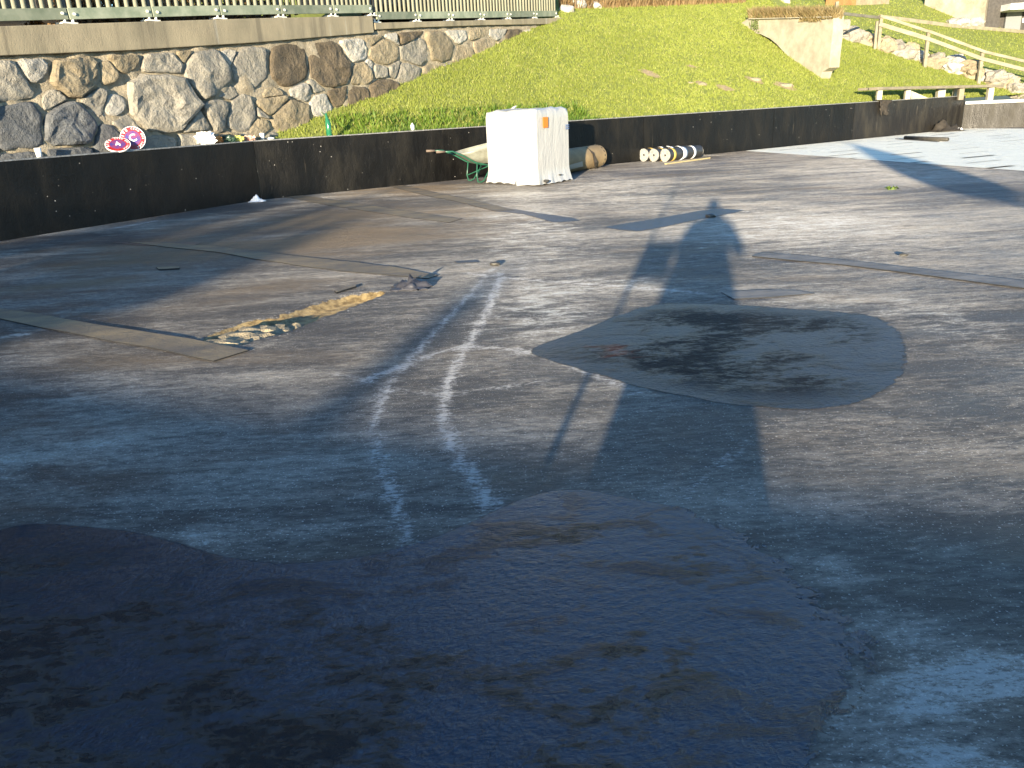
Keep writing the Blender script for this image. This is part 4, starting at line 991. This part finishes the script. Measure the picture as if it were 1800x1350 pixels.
# axis: handles toward the left, wheel behind the pallet
ux = Vector((.93, .37, 0)).normalized(); uy = Vector((-ux.y, ux.x, 0))
KK = 1.18
def WP(s, t_, z): return wb0 + (ux*s + uy*t_)*KK + Vector((0, 0, z*KK))
for sg in (-1, 1):
    MB().tube([WP(-.80, sg*.30, .60), WP(-.62, sg*.29, .595), WP(-.40, sg*.26, .50), WP(-.18, sg*.24, .37), WP(.1, sg*.2, .30), WP(.75, sg*.1, .22), WP(.98, sg*.07, .2)], .018, 10).build('handle_tube', GR, wbt, smooth=True)
    MB().tube([WP(-.93, sg*.31, .605), WP(-.76, sg*.30, .60)], .026, 10).build('grip', GRIP, wbt, smooth=True)
    MB().tube([WP(-.14, sg*.25, .36), WP(-.17, sg*.27, .12), WP(-.15, sg*.27, .02), WP(-.10, sg*.27, .012), WP(-.04, sg*.27, .03), WP(.17, sg*.24, .34)], .014, 8).build('leg', GR, wbt, smooth=True)
MB().tube([WP(-.15, -.26, .12), WP(.12, .24, .3)], .012, 8).build('brace', GR, wbt); MB().tube([WP(-.15, .26, .12), WP(.12, -.24, .3)], .012, 8).build('brace', GR, wbt)
rim_, flo = [], []
NB = 28
for i in range(NB):
    a = 2*math.pi*i/NB; c_, s_ = math.cos(a), math.sin(a); se = lambda x: math.copysign(abs(x)**.6, x)
    rim_.append((.13 + .56*se(c_), .36*se(s_)*(1 - .1*se(c_)), .635 + .10*se(c_))); flo.append((.16 + .29*se(c_), .2*se(s_), .35))
V = []
for k_, (q, dz) in enumerate([(1., 0), (.93, 0.0), (.5, 0), (.0, 0)]):
    for a, b in zip(rim_, flo): V.append(WP(*(b[i] + (a[i] - b[i])*q for i in range(3))))
cb = len(V); V.append(WP(.16, 0, .345))
Fc = [(k_*NB + i, k_*NB + (i + 1) % NB, (k_ + 1)*NB + (i + 1) % NB, (k_ + 1)*NB + i) for k_ in range(3) for i in range(NB)] + [(3*NB + i, 3*NB + (i + 1) % NB, cb) for i in range(NB)]
tb = mesh('tub', V, Fc, TUB, wbt, smooth=True); so = tb.modifiers.new('s', 'SOLIDIFY'); so.thickness = .012
MB().tube([WP(*q) for q in rim_] + [WP(*rim_[0])], .014, 8, False).build('tub_rim', TUB, tb if False else wbt, smooth=True)
wl = MB().tube([WP(.98, -.05, .2), WP(.98, .05, .2)], .19*KK, 20).build('wheel', TYRE, wbt, bevel=.02)
MB().tube([WP(.98, -.06, .2), WP(.98, .06, .2)], .1*KK, 14).build('hub', GR, wl)

# ------------------------------------------------------------------ cardboard drum
CARD = mat('brown cardboard', (.27, .195, .10), .7, col2=(.2, .14, .07), scale=3); 
d0, d1 = G(975, 311), G(1067, 294.5)
rD = .275
dd = (d1 - d0).normalized(); dnn = Vector((-dd.y, dd.x, 0))
drum = thing('cardboard_drum', d1, 'brown cardboard tube with a torn flap lying against the black wall', 'cardboard tube')
V = []; Fc = []; nn = 36; L_ = (d1 - d0).length; ro = rD
ax0 = d0 + dnn*rD + Vector((0, 0, rD)); 
rings = [(0, ro), (L_*.3, ro), (L_*.6, ro*1.0), (L_ - .1, ro*1.0), (L_, ro*.99), (L_, ro - .02), (L_ - .25, ro - .02)]
for s, rr in rings:
    for k_ in range(nn):
        a = 2*math.pi*k_/nn; V.append(ax0 + dd*s + dnn*(math.cos(a)*rr) + Vector((0, 0, math.sin(a)*rr)))
Fc = [(i*nn + k_, i*nn + (k_ + 1) % nn, (i + 1)*nn + (k_ + 1) % nn, (i + 1)*nn + k_) for i in range(len(rings) - 1) for k_ in range(nn)]
Fc += [tuple(range(nn))[::-1], tuple(range((len(rings) - 1)*nn, len(rings)*nn))]
mesh('tube', V, Fc, CARD, drum, smooth=True).modifiers.new('e', 'EDGE_SPLIT').split_angle = R(50)
for k_ in range(9):   # stitched slots near the rim
    a = math.pi*(.5 + .95*(k_ - .5)/8 + .02); c = lambda s, a_: ax0 + dd*s + dnn*(math.cos(a_)*(ro + .003)) + Vector((0, 0, math.sin(a_)*(ro + .003)))
    MB().beam(c(L_ - .09, a), c(L_ - .09, a + .17), .02, .008, up=dd).build('slot', DARK, drum)
def dc_(s, a_, r_=0): return ax0 + dd*s + dnn*(math.cos(a_)*(ro + r_)) + Vector((0, 0, math.sin(a_)*(ro + r_)))
FLAPD = mat('shade-dark flap', (.02, .016, .012), .8)  # the flap's shading is put into its dark colour
fl = MB().add([dc_(L_*.70, 2.0, .01), dc_(L_*.73, 2.7, .03), dc_(L_*.765, 3.4, .06), dc_(L_*.81, 4.1, .07), dc_(L_*.735, 3.5, .02), dc_(L_*.71, 2.8, .01)], [(0, 1, 5), (1, 2, 4, 5), (2, 3, 4)]).build('torn_flap', FLAPD, drum); fl.modifiers.new('s', 'SOLIDIFY').thickness = .012
SILV = mat('pale torn liner', (.36, .32, .26), .6)
MB().add([dc_(.02, 3.55, .012), dc_(L_*.5, 3.25, .012), dc_(L_*.54, 3.7, .012), dc_(.02, 4.0, .012)], [(0, 1, 2, 3)]).build('liner', SILV, drum).modifiers.new('s', 'SOLIDIFY').thickness = .006
GPIPE = mat('grey pipe', (.3, .31, .32), .5)
pa, pb = G(985, 318, .06), G(1015, 309, .06)
o = MB().tube([pa - Vector((.9, .1, 0)), pb - dd*.3], .055, 14).build('grey_pipe', GPIPE, smooth=True, origin=pb); tag(o, 'grey pipe on the floor between pallet and cardboard tube', 'pipe')

# ------------------------------------------------------------------ bitumen rolls
RB = mat('black bitumen roll', (.035, .035, .035), .4, var=.4, scale=12, bump=.002, bscale=60)
def end_mat():
    m = mat('roll end layers', (.58, .57, .54), .6); t = m.node_tree; b = t.nodes['Principled BSDF']
    at = attr(t, 'rad'); wv = ma(t, 'SINE', ma(t, 'MULTIPLY', at, 95)); tc = N(t, 'TexCoord')
    c = mix(t, ramp(t, ma(t, 'ADD', wv, ma(t, 'MULTIPLY', nz(t, tc.outputs['Object'], 18, 4, .6), 2.4)), .3, 2.2), (.1, .1, .095), (.42, .41, .38)); t.links.new(c, b.inputs['Base Color']); return m
ENDM = end_mat()
YEL = mat('yellow paper band', (.45, .3, .07), .6); WHT = mat('white paper band', (.78, .77, .74), .6)
rd = Vector((.76, .65, 0)).normalized(); RL = 1.42; rn = Vector((-rd.y, rd.x, 0))
front = G(1169, 284.5)
def roll(base, L_, rr, label, bands):
    o = thing('bitumen_roll', base, label, 'roofing roll', 'silver-ended bitumen rolls by the black wall')
    c0 = base + Vector((0, 0, rr)); nn = 32
    def cyl(s0, s1, r_, name, m, arc=None):
        V = []; a0, a1 = arc or (0, 2*math.pi); K = nn if not arc else 12
        for s in (s0, s1):
            for k_ in range(K + (1 if arc else 0)):
                a = a0 + (a1 - a0)*k_/K; V.append(c0 + rd*s + rn*(math.cos(a)*r_) + Vector((0, 0, math.sin(a)*r_)))
        kk = K + (1 if arc else 0)
        Fc = [(k_, (k_ + 1) % kk, kk + (k_ + 1) % kk, kk + k_) for k_ in range(K)]
        q = mesh(name, V, Fc, m, o, smooth=True)
        if name != 'body': q.modifiers.new('s', 'SOLIDIFY').thickness = .003
        return q
    cyl(0, L_, rr, 'body', RB)
    for s, sg in ((-.002, 1), (L_ + .002, -1)):
        V = []; rad = []
        for r_ in (rr, rr*.75, rr*.5, rr*.25, rr*.16):
            for k_ in range(nn):
                a = 2*math.pi*k_/nn; q = r_*(1 + .03*math.sin(a*3 + r_*30)); V.append(c0 + rd*(s + sg*.006*noise.noise(Vector((math.cos(a)*r_*40, math.sin(a)*r_*40, 1)))) + rn*(math.cos(a)*q) + Vector((0, 0, math.sin(a)*q))); rad.append(r_/rr + k_/nn*.03)
        for k_ in range(nn):
            a = 2*math.pi*k_/nn; V.append(c0 + rd*(s + sg*.15) + rn*(math.cos(a)*rr*.15) + Vector((0, 0, math.sin(a)*rr*.15))); rad.append(.1)
        Fc = [(i*nn + k_, i*nn + (k_ + 1) % nn, (i + 1)*nn + (k_ + 1) % nn, (i + 1)*nn + k_) for i in range(5) for k_ in range(nn)]
        e = mesh('end_face', V, Fc, [ENDM, DARK], o)
        e.data.attributes.new('rad', 'FLOAT', 'POINT').data.foreach_set('value', rad)
        e.data.polygons.foreach_set('material_index', [0]*(4*nn) + [1]*nn)
    for s0, s1, m, arc in bands: cyl(s0*L_, s1*L_, rr + .004, 'paper_band', m, arc)
    return o
FULL = None
roll(front, RL, .165, 'front bitumen roll with yellow band and broad white labels', [(.12, .2, YEL, FULL), (.40, .52, WHT, (1.6, 4.0)), (.38, .47, WHT, (3.9, 5.5)), (.72, .79, WHT, FULL)])
roll(front + rn*.345 - rd*.03, RL, .165, 'middle bitumen roll with the orange tab, between the other two', [(.15, .22, YEL, FULL), (.45, .52, WHT, (1.2, 2.6)), (.68, .74, WHT, FULL)])
roll(front + rn*.69 - rd*.02, RL, .165, 'rear bitumen roll lying nearest to the black wall', [(.15, .22, YEL, FULL), (.45, .52, WHT, FULL), (.66, .72, WHT, FULL)])
LATH = mat('fresh yellow lath', (.4, .33, .17), .6, var=.2)
a, b = G(1170, 288, .02), G(1247, 277.5, .02)
o = MB().beam(a, b, .06, .03).build('wooden_lath', LATH, origin=a); tag(o, 'pale yellow wooden lath in front of the bitumen rolls', 'lath')

# ------------------------------------------------------------------ things on the wall top, left
led = mat('dirt ledge', (.2, .17, .12), .95, var=.5, scale=6, bump=.02)
a, b = Aext + lnrm*.07, B0 + lnrm*.07 + ldir*3.
V = [a + Vector((0, 0, WH - .01)), b + Vector((0, 0, WH - .01)), b + lnrm*.45 + Vector((0, 0, WH + .02)), a + lnrm*.45 + Vector((0, 0, WH + .02))]
tag(mesh('soil_ledge', V, [(0, 1, 2, 3)], led), 'narrow soil ledge between black wall and stone wall', kind='structure')
def onledge(px, py, d=.12): 
    p = onplane(px, py, A0 + lnrm*d, lnrm); return Vector((p.x, p.y, WH + .015))
CUPW = mat('white plastic', (.75, .78, .8), .35)
def cup(px, py, h_, r_, label):
    p = onledge(px, py); o = MB().tube([p, p + Vector((0, 0, h_))], [r_*.75, r_], 18, False)
    o.add([p + Vector((math.cos(i*math.pi/9)*r_*.75, math.sin(i*math.pi/9)*r_*.75, .002)) for i in range(18)], [tuple(range(18))])
    o.tube([p + Vector((math.cos(i*math.pi/9)*r_, math.sin(i*math.pi/9)*r_, h_)) for i in range(19)], .004, 6, False)
    q = o.build('plastic_cup', CUPW, smooth=True, origin=p); q.modifiers.new('s', 'SOLIDIFY').thickness = .003; tag(q, label, 'cup')
cup(67, 266, .14, .05, 'white plastic cup alone on the wall top at far left'); cup(461, 240, .13, .048, 'white plastic cup on the wall top right of the litter')
RED = mat('disc red print', (.36, .02, .025), .45, var=.4, scale=9); NAVY = mat('disc navy print', (.03, .035, .2), .45, col2=(.2, .03, .08), scale=10); DW = mat('disc white print', (.75, .72, .74), .45)
def disc(px, py, rr, label, ch, tiltx, turn, d):
    p = onledge(px, py, d); o = bpy.data.objects.new('printed_disc', None); COL.objects.link(o); tag(o, label, 'disc', 'round discs leaning on the stone wall')
    # local frame: face normal toward camera
    nrm_ = (Vector((0, 0, H)) - p); nrm_.z = 0; nrm_.normalize()
    nf = (nrm_*math.cos(tiltx) + Vector((0, 0, 1))*math.sin(tiltx)).normalized(); xx = Vector((0, 0, 1)).cross(nf).normalized(); yy = nf.cross(xx)
    c = p + yy*rr + Vector((0, 0, .0))
    Mx = Matrix((xx, yy, nf)).transposed().to_4x4(); Mx.translation = c; o.matrix_world = Mx @ Matrix.Rotation(turn, 4, 'Z')
    def ring(name, r0, r1, z, m, th=.004):
        V = []; K = 48
        for k_ in range(K):
            a = 2*math.pi*k_/K
            V += [(r1*math.cos(a), r1*math.sin(a), z), (r0*math.cos(a), r0*math.sin(a), z), (r1*math.cos(a), r1*math.sin(a), z - th)]
        Fc = []
        for k_ in range(K):
            n_ = (k_ + 1) % K; Fc += [(k_*3, n_*3, n_*3 + 1, k_*3 + 1), (k_*3 + 2, n_*3 + 2, n_*3, k_*3)]
        me = bpy.data.meshes.new(name); me.from_pydata(V, [], Fc); me.materials.append(m); q = bpy.data.objects.new(name, me); COL.objects.link(q); q.parent = o; return q
    ring('rim', rr*.95, rr, .004, DW, .02); ring('outer_ring', rr*.62, rr*.95, .003, RED); ring('centre', 0, rr*.62, .0035, NAVY)
    def txt(body, size, x, y, rot, name='letter', m=DW):
        cu = bpy.data.curves.new(name, 'FONT'); cu.body = body; cu.size = size; cu.align_x = 'CENTER'; cu.align_y = 'CENTER'; cu.extrude = .001; cu.materials.append(m); cu.offset = size*.018
        tmp = bpy.data.objects.new('tmp', cu); q = bpy.data.objects.new(name, bpy.data.meshes.new_from_object(tmp)); bpy.data.objects.remove(tmp); COL.objects.link(q); q.parent = o; q.location = (x, y, .0065); q.rotation_euler = (0, 0, rot)
    txt(ch, rr*.85, 0, 0, 0)
    for k_, c_ in enumerate('RIVE'):
        a = R(172 - k_*21 + 0); txt(c_, rr*.34, rr*.79*math.cos(a), rr*.79*math.sin(a), a - math.pi/2)
    for k_, c_ in enumerate('CERO DOS LUCA'):
        a = R(75 - k_*13); txt(c_, rr*.2, rr*.8*math.cos(a), rr*.8*math.sin(a), a - math.pi/2)
    return o
disc(236, 256, .20, 'larger upright red and blue printed disc with a letter C', 'C', R(12), R(12), .07)
disc(208, 259, .20, 'lower tilted red and blue printed disc with a number 4', '4', R(56), R(24), -.02)
CLR = mat('clear crumpled plastic', (.85, .87, .9), .15, spec=.6)
def crumple(name, px, py, sx, sz, m, label, cat, seed):
    p = onledge(px, py); o = blob(name, p + Vector((0, 0, sz*.45)), 1, m, seed=seed, squash=(sx, .09, sz*.5), rough=.7, flat=True, fr=3., sub=3); tag(o, label, cat); return o
crumple('plastic_bag', 362, 246, .16, .24, CLR, 'clear crumpled plastic bag on the wall top', 'bag', 2)
crumple('crisp_packet', 384, 244, .07, .14, mat('orange foil', (.5, .2, .05), .4), 'small orange-brown crumpled wrapper beside the clear bag', 'wrapper', 4)
crumple('dark_wrapper', 401, 242, .13, .13, mat('dark green foil', (.03, .06, .04), .4), 'dark green crumpled wrapper on the wall top', 'wrapper', 5)
crumple('yellow_wrapper', 419, 241, .09, .12, mat('yellow foil', (.65, .6, .15), .4), 'yellow crumpled wrapper on the wall top', 'wrapper', 6)
crumple('mixed_wrapper', 437, 240, .12, .11, mat('patterned foil', (.6, .5, .35), .4, col2=(.3, .1, .1), scale=20), 'beige and red crumpled wrapper left of the right-hand cup', 'wrapper', 7)
crumple('napkin', 475, 238, .07, .04, PAPER, 'small white napkin just right of the right-hand cup', 'paper', 9)
p = onplane(578, 229, B0 + nrm*.12, nrm); p.z = WH
BG = mat('green bottle glass', (.03, .22, .11), .12, trans=.5)
o = MB().tube([p, p + Vector((0, 0, .02)), p + Vector((0, 0, .26)), p + Vector((-.01, 0, .34)), p + Vector((-.02, 0, .42)), p + Vector((-.022, 0, .47))], [.055, .06, .06, .04, .022, .022], 16).build('glass_bottle', BG, smooth=True, origin=p); tag(o, 'green bottle standing at the wall top by the grass', 'bottle')
p = onplane(725, 219, B0 + nrm*.14, nrm); p.z = WH + .08
o = blob('paper_cone', p, .09, PAPER, seed=3, squash=(.6, .6, 1.2), sub=1, flat=True); tag(o, 'white paper scrap on the wall top left of the pallet', 'paper')

# ------------------------------------------------------------------ far background, top edge
ORW = mat('orange timber', (.36, .17, .06), .7, var=.3, scale=3); PLW = mat('pale timber', (.3, .25, .165), .7, var=.3, scale=3)
f0, f1 = onlawn(1452, 9), onlawn(1562, 7)
pf_ = thing('plank_fence', (f0 + f1)/2, 'orange and pale plank fence above the grass bank at the top edge', 'fence')
nP = 22
for i in range(nP):
    p = f0.lerp(f1, (i + .5)/nP); MB().box(p + Vector((0, 0, .5)), (f1 - f0).length/nP*.93, .05, 1.3, math.atan2((f1 - f0).y, (f1 - f0).x)).build('plank', ORW if i < 10 else PLW, pf_)
f0, f1 = onlawn(1425, 1), onlawn(1452, 8)
# building base at top right
PLAST = mat('patchy pale plaster', (.32, .285, .21), .9, col2=(.19, .165, .12), scale=1.2, bump=.02, bscale=6); DKWALL = mat('dark garage wall', (.06, .055, .05), .8, var=.4); GREYB = mat('blue-grey panel', (.16, .17, .18), .5)
bl0 = onlawn(1625, 9); bl1 = onlawn(1728, 51); bl1.z -= .3
hb = thing('house', bl1, 'house corner with pale plaster base and dark garage at top right', 'house')
dn = Vector((bl1.x - bl0.x, bl1.y - bl0.y, 0)).normalized(); dp = Vector((-dn.y, dn.x, 0)); dp = dp if dp.y > 0 else -dp
V = [bl0 + Vector((0, 0, -1)), Vector((bl1.x, bl1.y, bl0.z - 2.5)), Vector((bl1.x, bl1.y, bl0.z + 3)), bl0 + Vector((0, 0, 3))]
V = [Vector((v.x, v.y, v.z)) for v in V]; V += [v + dp*.4 for v in V]
mesh('base_wall', V, [(0, 1, 2, 3), (7, 6, 5, 4), (0, 4, 5, 1), (1, 5, 6, 2), (2, 6, 7, 3), (3, 7, 4, 0)], PLAST, hb)
c1 = Vector((bl1.x, bl1.y, bl1.z)); 
q = [onlawn(1730, 52), onlawn(1826, 60)]
gd = (q[1] - q[0]); gd.z = 0; gl = gd.length; gd.normalize(); gn = Vector((-gd.y, gd.x, 0)); gn = gn if gn.y > 0 else -gn
gy = q[0].y + .3
def gpx(px0, px1, pyt, pyb, d_, nm, m, th=.3):
    a = atdepth(px0, pyb, gy + d_); b = atdepth(px1, pyb, gy + d_); tp_ = atdepth(px0, pyt, gy + d_).z; P = []
    for z in (a.z, tp_):
        for x_, y_ in ((a.x, gy + d_), (b.x, gy + d_), (b.x, gy + d_ + th), (a.x, gy + d_ + th)): P.append(Vector((x_, y_, z)))
    return mesh(nm, P, [(0, 3, 2, 1), (4, 5, 6, 7), (0, 1, 5, 4), (1, 2, 6, 5), (2, 3, 7, 6), (3, 0, 4, 7)], m, hb)
gpx(1729, 1752, -90, 70, .0, 'wall', DKWALL); gpx(1750, 1990, -90, 75, .9, 'wall', DKWALL); gpx(1763, 1790, 22, 70, .75, 'door', GREYB, .1)
gpx(1776, 1990, 6, 17, -.8, 'canopy', WHITE_C, 1.6); gpx(1797, 1806, 32, 40, .8, 'notice', DW, .05)
# dark timber house added left behind the railing to darken the puddle reflection
tw0 = OS(96, 40, 6.0); th_ = thing('reflection_house', tw0, 'added dark timber house behind the railing that darkens the left puddle reflection', 'house')
TIMB = mat('dark brown boards', (.035, .024, .016), .7, var=.5, scale=3, stretch=(1, 1, .1))
tz = tw0.z - 1.2; tl = -ldir
def hp(s_, d_, z_): return Vector((tw0.x, tw0.y, tz)) + tl*s_ + sn*d_ + Vector((0, 0, z_))
def hbox(s0, s1, d0_, d1_, z0, z1, nm, m):
    P = [hp(s_, d_, z_) for z_ in (z0, z1) for s_, d_ in ((s0, d0_), (s1, d0_), (s1, d1_), (s0, d1_))]
    return mesh(nm, P, [(0, 3, 2, 1), (4, 5, 6, 7), (0, 1, 5, 4), (1, 2, 6, 5), (2, 3, 7, 6), (3, 0, 4, 7)], m, th_)
hbox(0, 15, 0, 9, 0, 15, 'wall', TIMB)
P = [hp(-.8, -1.2, 14.6), hp(15.8, -1.2, 14.6), hp(15.8, 4.5, 17.5), hp(-.8, 4.5, 17.5), hp(-.8, 10.2, 14.6), hp(15.8, 10.2, 14.6)]; P += [p_ + Vector((0, 0, .25)) for p_ in P]
mesh('roof', P, [(0, 1, 2, 3), (3, 2, 5, 4), (6, 9, 8, 7), (9, 10, 11, 8), (0, 6, 7, 1), (0, 3, 9, 6), (3, 4, 10, 9), (1, 7, 8, 2), (2, 8, 11, 5), (4, 5, 11, 10)], DKWALL, th_)
for s_ in (1.5, 5, 8.5, 12):
    for z_ in (3.4, 6.8, 10.2): wn = hbox(s_, s_ + 1.3, -.04, .02, z_, z_ + 1.4, 'window', GLASS)
for px, py, r_, lb in [(1685, 46, .42, 'pale boulder at the foot of the plaster wall, left of a pair'), (1713, 47, .40, 'pale boulder at the house corner, right of a pair')]:
    p = onlawn(px, py); o = blob('boulder', p + Vector((0, 0, .1)), r_, SM['w'], seed=px, flat=True, rough=.5, squash=(1.3, 1, .7)); tag(o, lb, 'boulder')
# car wheel peeking at top
p = onlawn(1632, 4) + Vector((-.6, 2.5, .2))
c3 = thing('parked_car', p, 'silver parked car whose wheel shows at the top edge above the lawn', 'car')
V = [p + Vector((s, d, z)) for d in (0, 1.7) for s, z in ((-1.6, .2), (-1.6, .8), (-.9, .95), (-.4, 1.4), (1.6, 1.4), (2.2, .9), (2.8, .8), (2.8, .2))]; n = 8
mesh('body', V, [tuple(range(n)), tuple(range(n, 2*n))[::-1]] + [(i, n + i, n + (i + 1) % n, (i + 1) % n) for i in range(n)], mat('silver paint', (.4, .4, .42), .3, .5), c3, bevel=.05)
for s in (-.8, 1.9):
    wl = MB().tube([p + Vector((s, -.05, .3)), p + Vector((s, .15, .3))], .32, 18).build('wheel', TYRE, c3); MB().tube([p + Vector((s, -.07, .3)), p + Vector((s, -.04, .3))], .2, 14).build('rim', RIM, wl)
# twiggy brush
TW = mat('brown twigs', (.2, .12, .06), .8); s = MB()
for _ in range(160):
    p = onhill(random.uniform(1028, 1130), random.uniform(-20, 14)); h_ = random.uniform(.3, .9); s.tube([p, p + Vector((random.uniform(-.25, .1), .1, h_*.6)), p + Vector((random.uniform(-.4, .2), .1, h_))], [.012, .009, .003], 4)
tag(s.build('brushwood', TW), 'bare brown brushwood at the crest of the grass bank', kind='stuff')
GRV = SM['w']
for i, (px, py) in enumerate([(1012, 10), (1030, 4), (995, 18), (1043, 12), (1006, -6)]):
    o = blob('rock', onhill(px, py), .32 - .03*i, GRV, seed=140 + i, flat=True, squash=(1.2, 1, .7), rough=.4); tag(o, ['pale rock beside the railing end, nearest the brushwood', 'pale rock touching the top edge right of the railing end', 'lowest pale rock just right of the railing end', 'small pale rock at the left foot of the brushwood', 'pale rock highest behind the railing end'][i], 'rock')

# ------------------------------------------------------------------ behind the photographer: what casts the shade
tanE = math.tan(EL); hd = Vector((ANTI.x, ANTI.y, 0)).normalized(); lt = Vector((hd.y, -hd.x, 0))
sa, sb = G(0, 635), G(1800, 890)
ra_, rb_ = sa - hd*(WH/tanE), sb - hd*(WH/tanE)
rdn = (rb_ - ra_).normalized()
wall_seg(rb_ + rdn*12, ra_ - rdn*10, WH, .07, 'black wall behind the photographer shading the foreground', thick_dir=Vector((rdn.y, -rdn.x, 0)))
def back(p, z): return Vector((p.x, p.y, 0)) - hd*(z/tanE)     # where something z high must stand to throw a shadow tip at p
# photographer: skinned figure with arms raised
def figure():
    o0 = -hd*.42
    J = {'pel': (-.12, 0, .92), 'spi': (-.08, 0, 1.15), 'che': (-.04, 0, 1.24), 'nek': (0, 0, 1.42), 'hed': (0, .02, 1.56), 'top': (0, .0, 1.67),
         'shl': (-.24, 0, 1.29), 'ell': (-.36, .05, 1.06), 'hal': (-.12, .25, 1.38), 'shr': (.19, 0, 1.29), 'elr': (.29, .06, 1.06), 'har': (.06, .27, 1.42),
         'hpl': (-.24, 0, .86), 'knl': (-.30, .03, .46), 'anl': (-.36, 0, .12), 'tol': (-.44, .18, .04), 'hpr': (.06, 0, .86), 'knr': (.07, .03, .46), 'anr': (.1, 0, .09), 'tor': (.1, .18, .04)}
    E_ = [('pel', 'spi'), ('spi', 'che'), ('che', 'nek'), ('nek', 'hed'), ('hed', 'top'), ('che', 'shl'), ('shl', 'ell'), ('ell', 'hal'), ('che', 'shr'), ('shr', 'elr'), ('elr', 'har'), ('pel', 'hpl'), ('hpl', 'knl'), ('knl', 'anl'), ('anl', 'tol'), ('pel', 'hpr'), ('hpr', 'knr'), ('knr', 'anr'), ('anr', 'tor')]
    RR = dict(pel=.27, spi=.24, che=.17, nek=.06, hed=.115, top=.085, shl=.09, ell=.075, hal=.045, shr=.09, elr=.075, har=.045, hpl=.2, knl=.22, anl=.17, tol=.05, hpr=.19, knr=.23, anr=.15, tor=.045)
    ks = list(J); P = [o0 + lt*J[k_][0] + hd*J[k_][1] + Vector((0, 0, J[k_][2])) for k_ in ks]
    me = bpy.data.meshes.new('person'); me.from_pydata(P, [(ks.index(a), ks.index(b)) for a, b in E_], []); o = bpy.data.objects.new('person', me); COL.objects.link(o)
    sk = o.modifiers.new('k', 'SKIN'); sk.use_smooth_shade = True
    for i, k_ in enumerate(ks): me.skin_vertices[0].data[i].radius = (RR[k_], RR[k_])
    me.skin_vertices[0].data[0].use_root = True
    o.modifiers.new('u', 'SUBSURF').levels = 2; o.modifiers['u'].render_levels = 2
    me.materials.append(mat('dark jacket', (.05, .05, .06), .8)); tag(o, 'person in dark clothes taking the picture, seen only by the shadow', 'person')
figure()
# pole behind left
pt = G(880, 482); pp = back(pt, 3.6)
o = MB().tube([pp, pp + Vector((0, 0, 3.6))], .13, 14).build('wooden_post', WOOD, origin=pp); tag(o, 'thick post behind the photographer, seen only by its shadow', 'post')
sp = thing('sign_post', -hd*.3 - lt*.70, 'thin post with a small board beside the photographer, seen only by its shadow', 'post')
b0_ = -hd*.3 - lt*.70; ztip = (G(1188, 305).dot(hd) + .3)*tanE
MB().tube([b0_, b0_ + Vector((0, 0, ztip))], [.022, .018], 10).build('pole', DKPOST, sp)
MB().beam(b0_ + Vector((0, 0, 1.03)) - lt*.03, b0_ + Vector((0, 0, 1.03)) + lt*.30, .04, .26).build('board', DKPOST, sp, bevel=.01)

# closed parasol behind right
t0, t1 = G(1487, 250), G(1790, 362)
zt = 3.6; pp = back(t0, zt); s1 = (t0 - t1).dot(hd)
zb = zt - s1*tanE
par = thing('closed_parasol', pp, 'closed parasol behind the photographer, seen only by its shadow', 'parasol')
rr_ = []; K = 12
for i in range(K + 1):
    f_ = i/K; z = zb + (zt - zb)*f_; r_ = .62*(math.sin(math.pi*min(1, f_*1.05)**.62))**.8 if 0 < f_ < 1 else .02; rr_.append((z, max(.02, r_*(1 - .35*f_))))
MB().tube([Vector((pp.x, pp.y, z)) for z, _ in rr_], [r_ for _, r_ in rr_], 20).build('canopy', CLOTH, par, smooth=True)
MB().tube([pp, Vector((pp.x, pp.y, zt + .05))], .03, 10).build('pole', WOOD, par)
# tree crowns behind left that dapple the left side
def tree(px, py, z, rad, n, label, sx=1.):
    c = back(G(px, py), z); t_ = thing('leafy_tree', Vector((c.x, c.y, 0)), label, 'tree', 'trees behind the photographer')
    BARK = mat('bark', (.12, .09, .06), .9, bump=.02); LF = mat('tree leaves', (.07, .1, .03), .7)
    MB().tube([Vector((c.x, c.y, -.3)), Vector((c.x + .1, c.y, z*.5)), Vector((c.x, c.y, z))], [.2, .14, .05], 10).build('trunk', BARK, t_, smooth=True)
    V = []; Fc = []
    for _ in range(n):
        d = Vector((random.gauss(0, 1), random.gauss(0, 1), random.gauss(0, 1))).normalized()*(random.random()**.62)*rad*(1 + .35*noise.noise(Vector((random.random()*3, 0, 0))))
        d = lt*d.x*sx + hd*d.y + Vector((0, 0, d.z*.8)); p = Vector((c.x, c.y, z)) + d
        if noise.noise(p*1.1) < -.12: continue
        a = Vector((random.gauss(0, 1), random.gauss(0, 1), random.gauss(0, 1))).normalized(); b = a.orthogonal().normalized(); q = a.cross(b); s = random.uniform(.12, .24); k_ = len(V)
        V += [p + b*s, p + q*s*.6, p - b*s, p - q*s*.6]; Fc.append((k_, k_ + 1, k_ + 2, k_ + 3))
    mesh('crown', V, Fc, LF, t_)
tree(60, 360, 4.0, 1.7, 9000, 'round leafy tree behind the photographer, further left', 1.7)
tree(140, 500, 3.4, .6, 1000, 'thin leafy tree behind the photographer, nearer the middle', 2.4)
tree(120, 436, 4.4, 1.1, 1500, 'broad leafy tree behind the photographer, between the other two', 3.3)
print('walls', A0, B0, C0, 'boards', cnt, 'EL', math.degrees(EL))
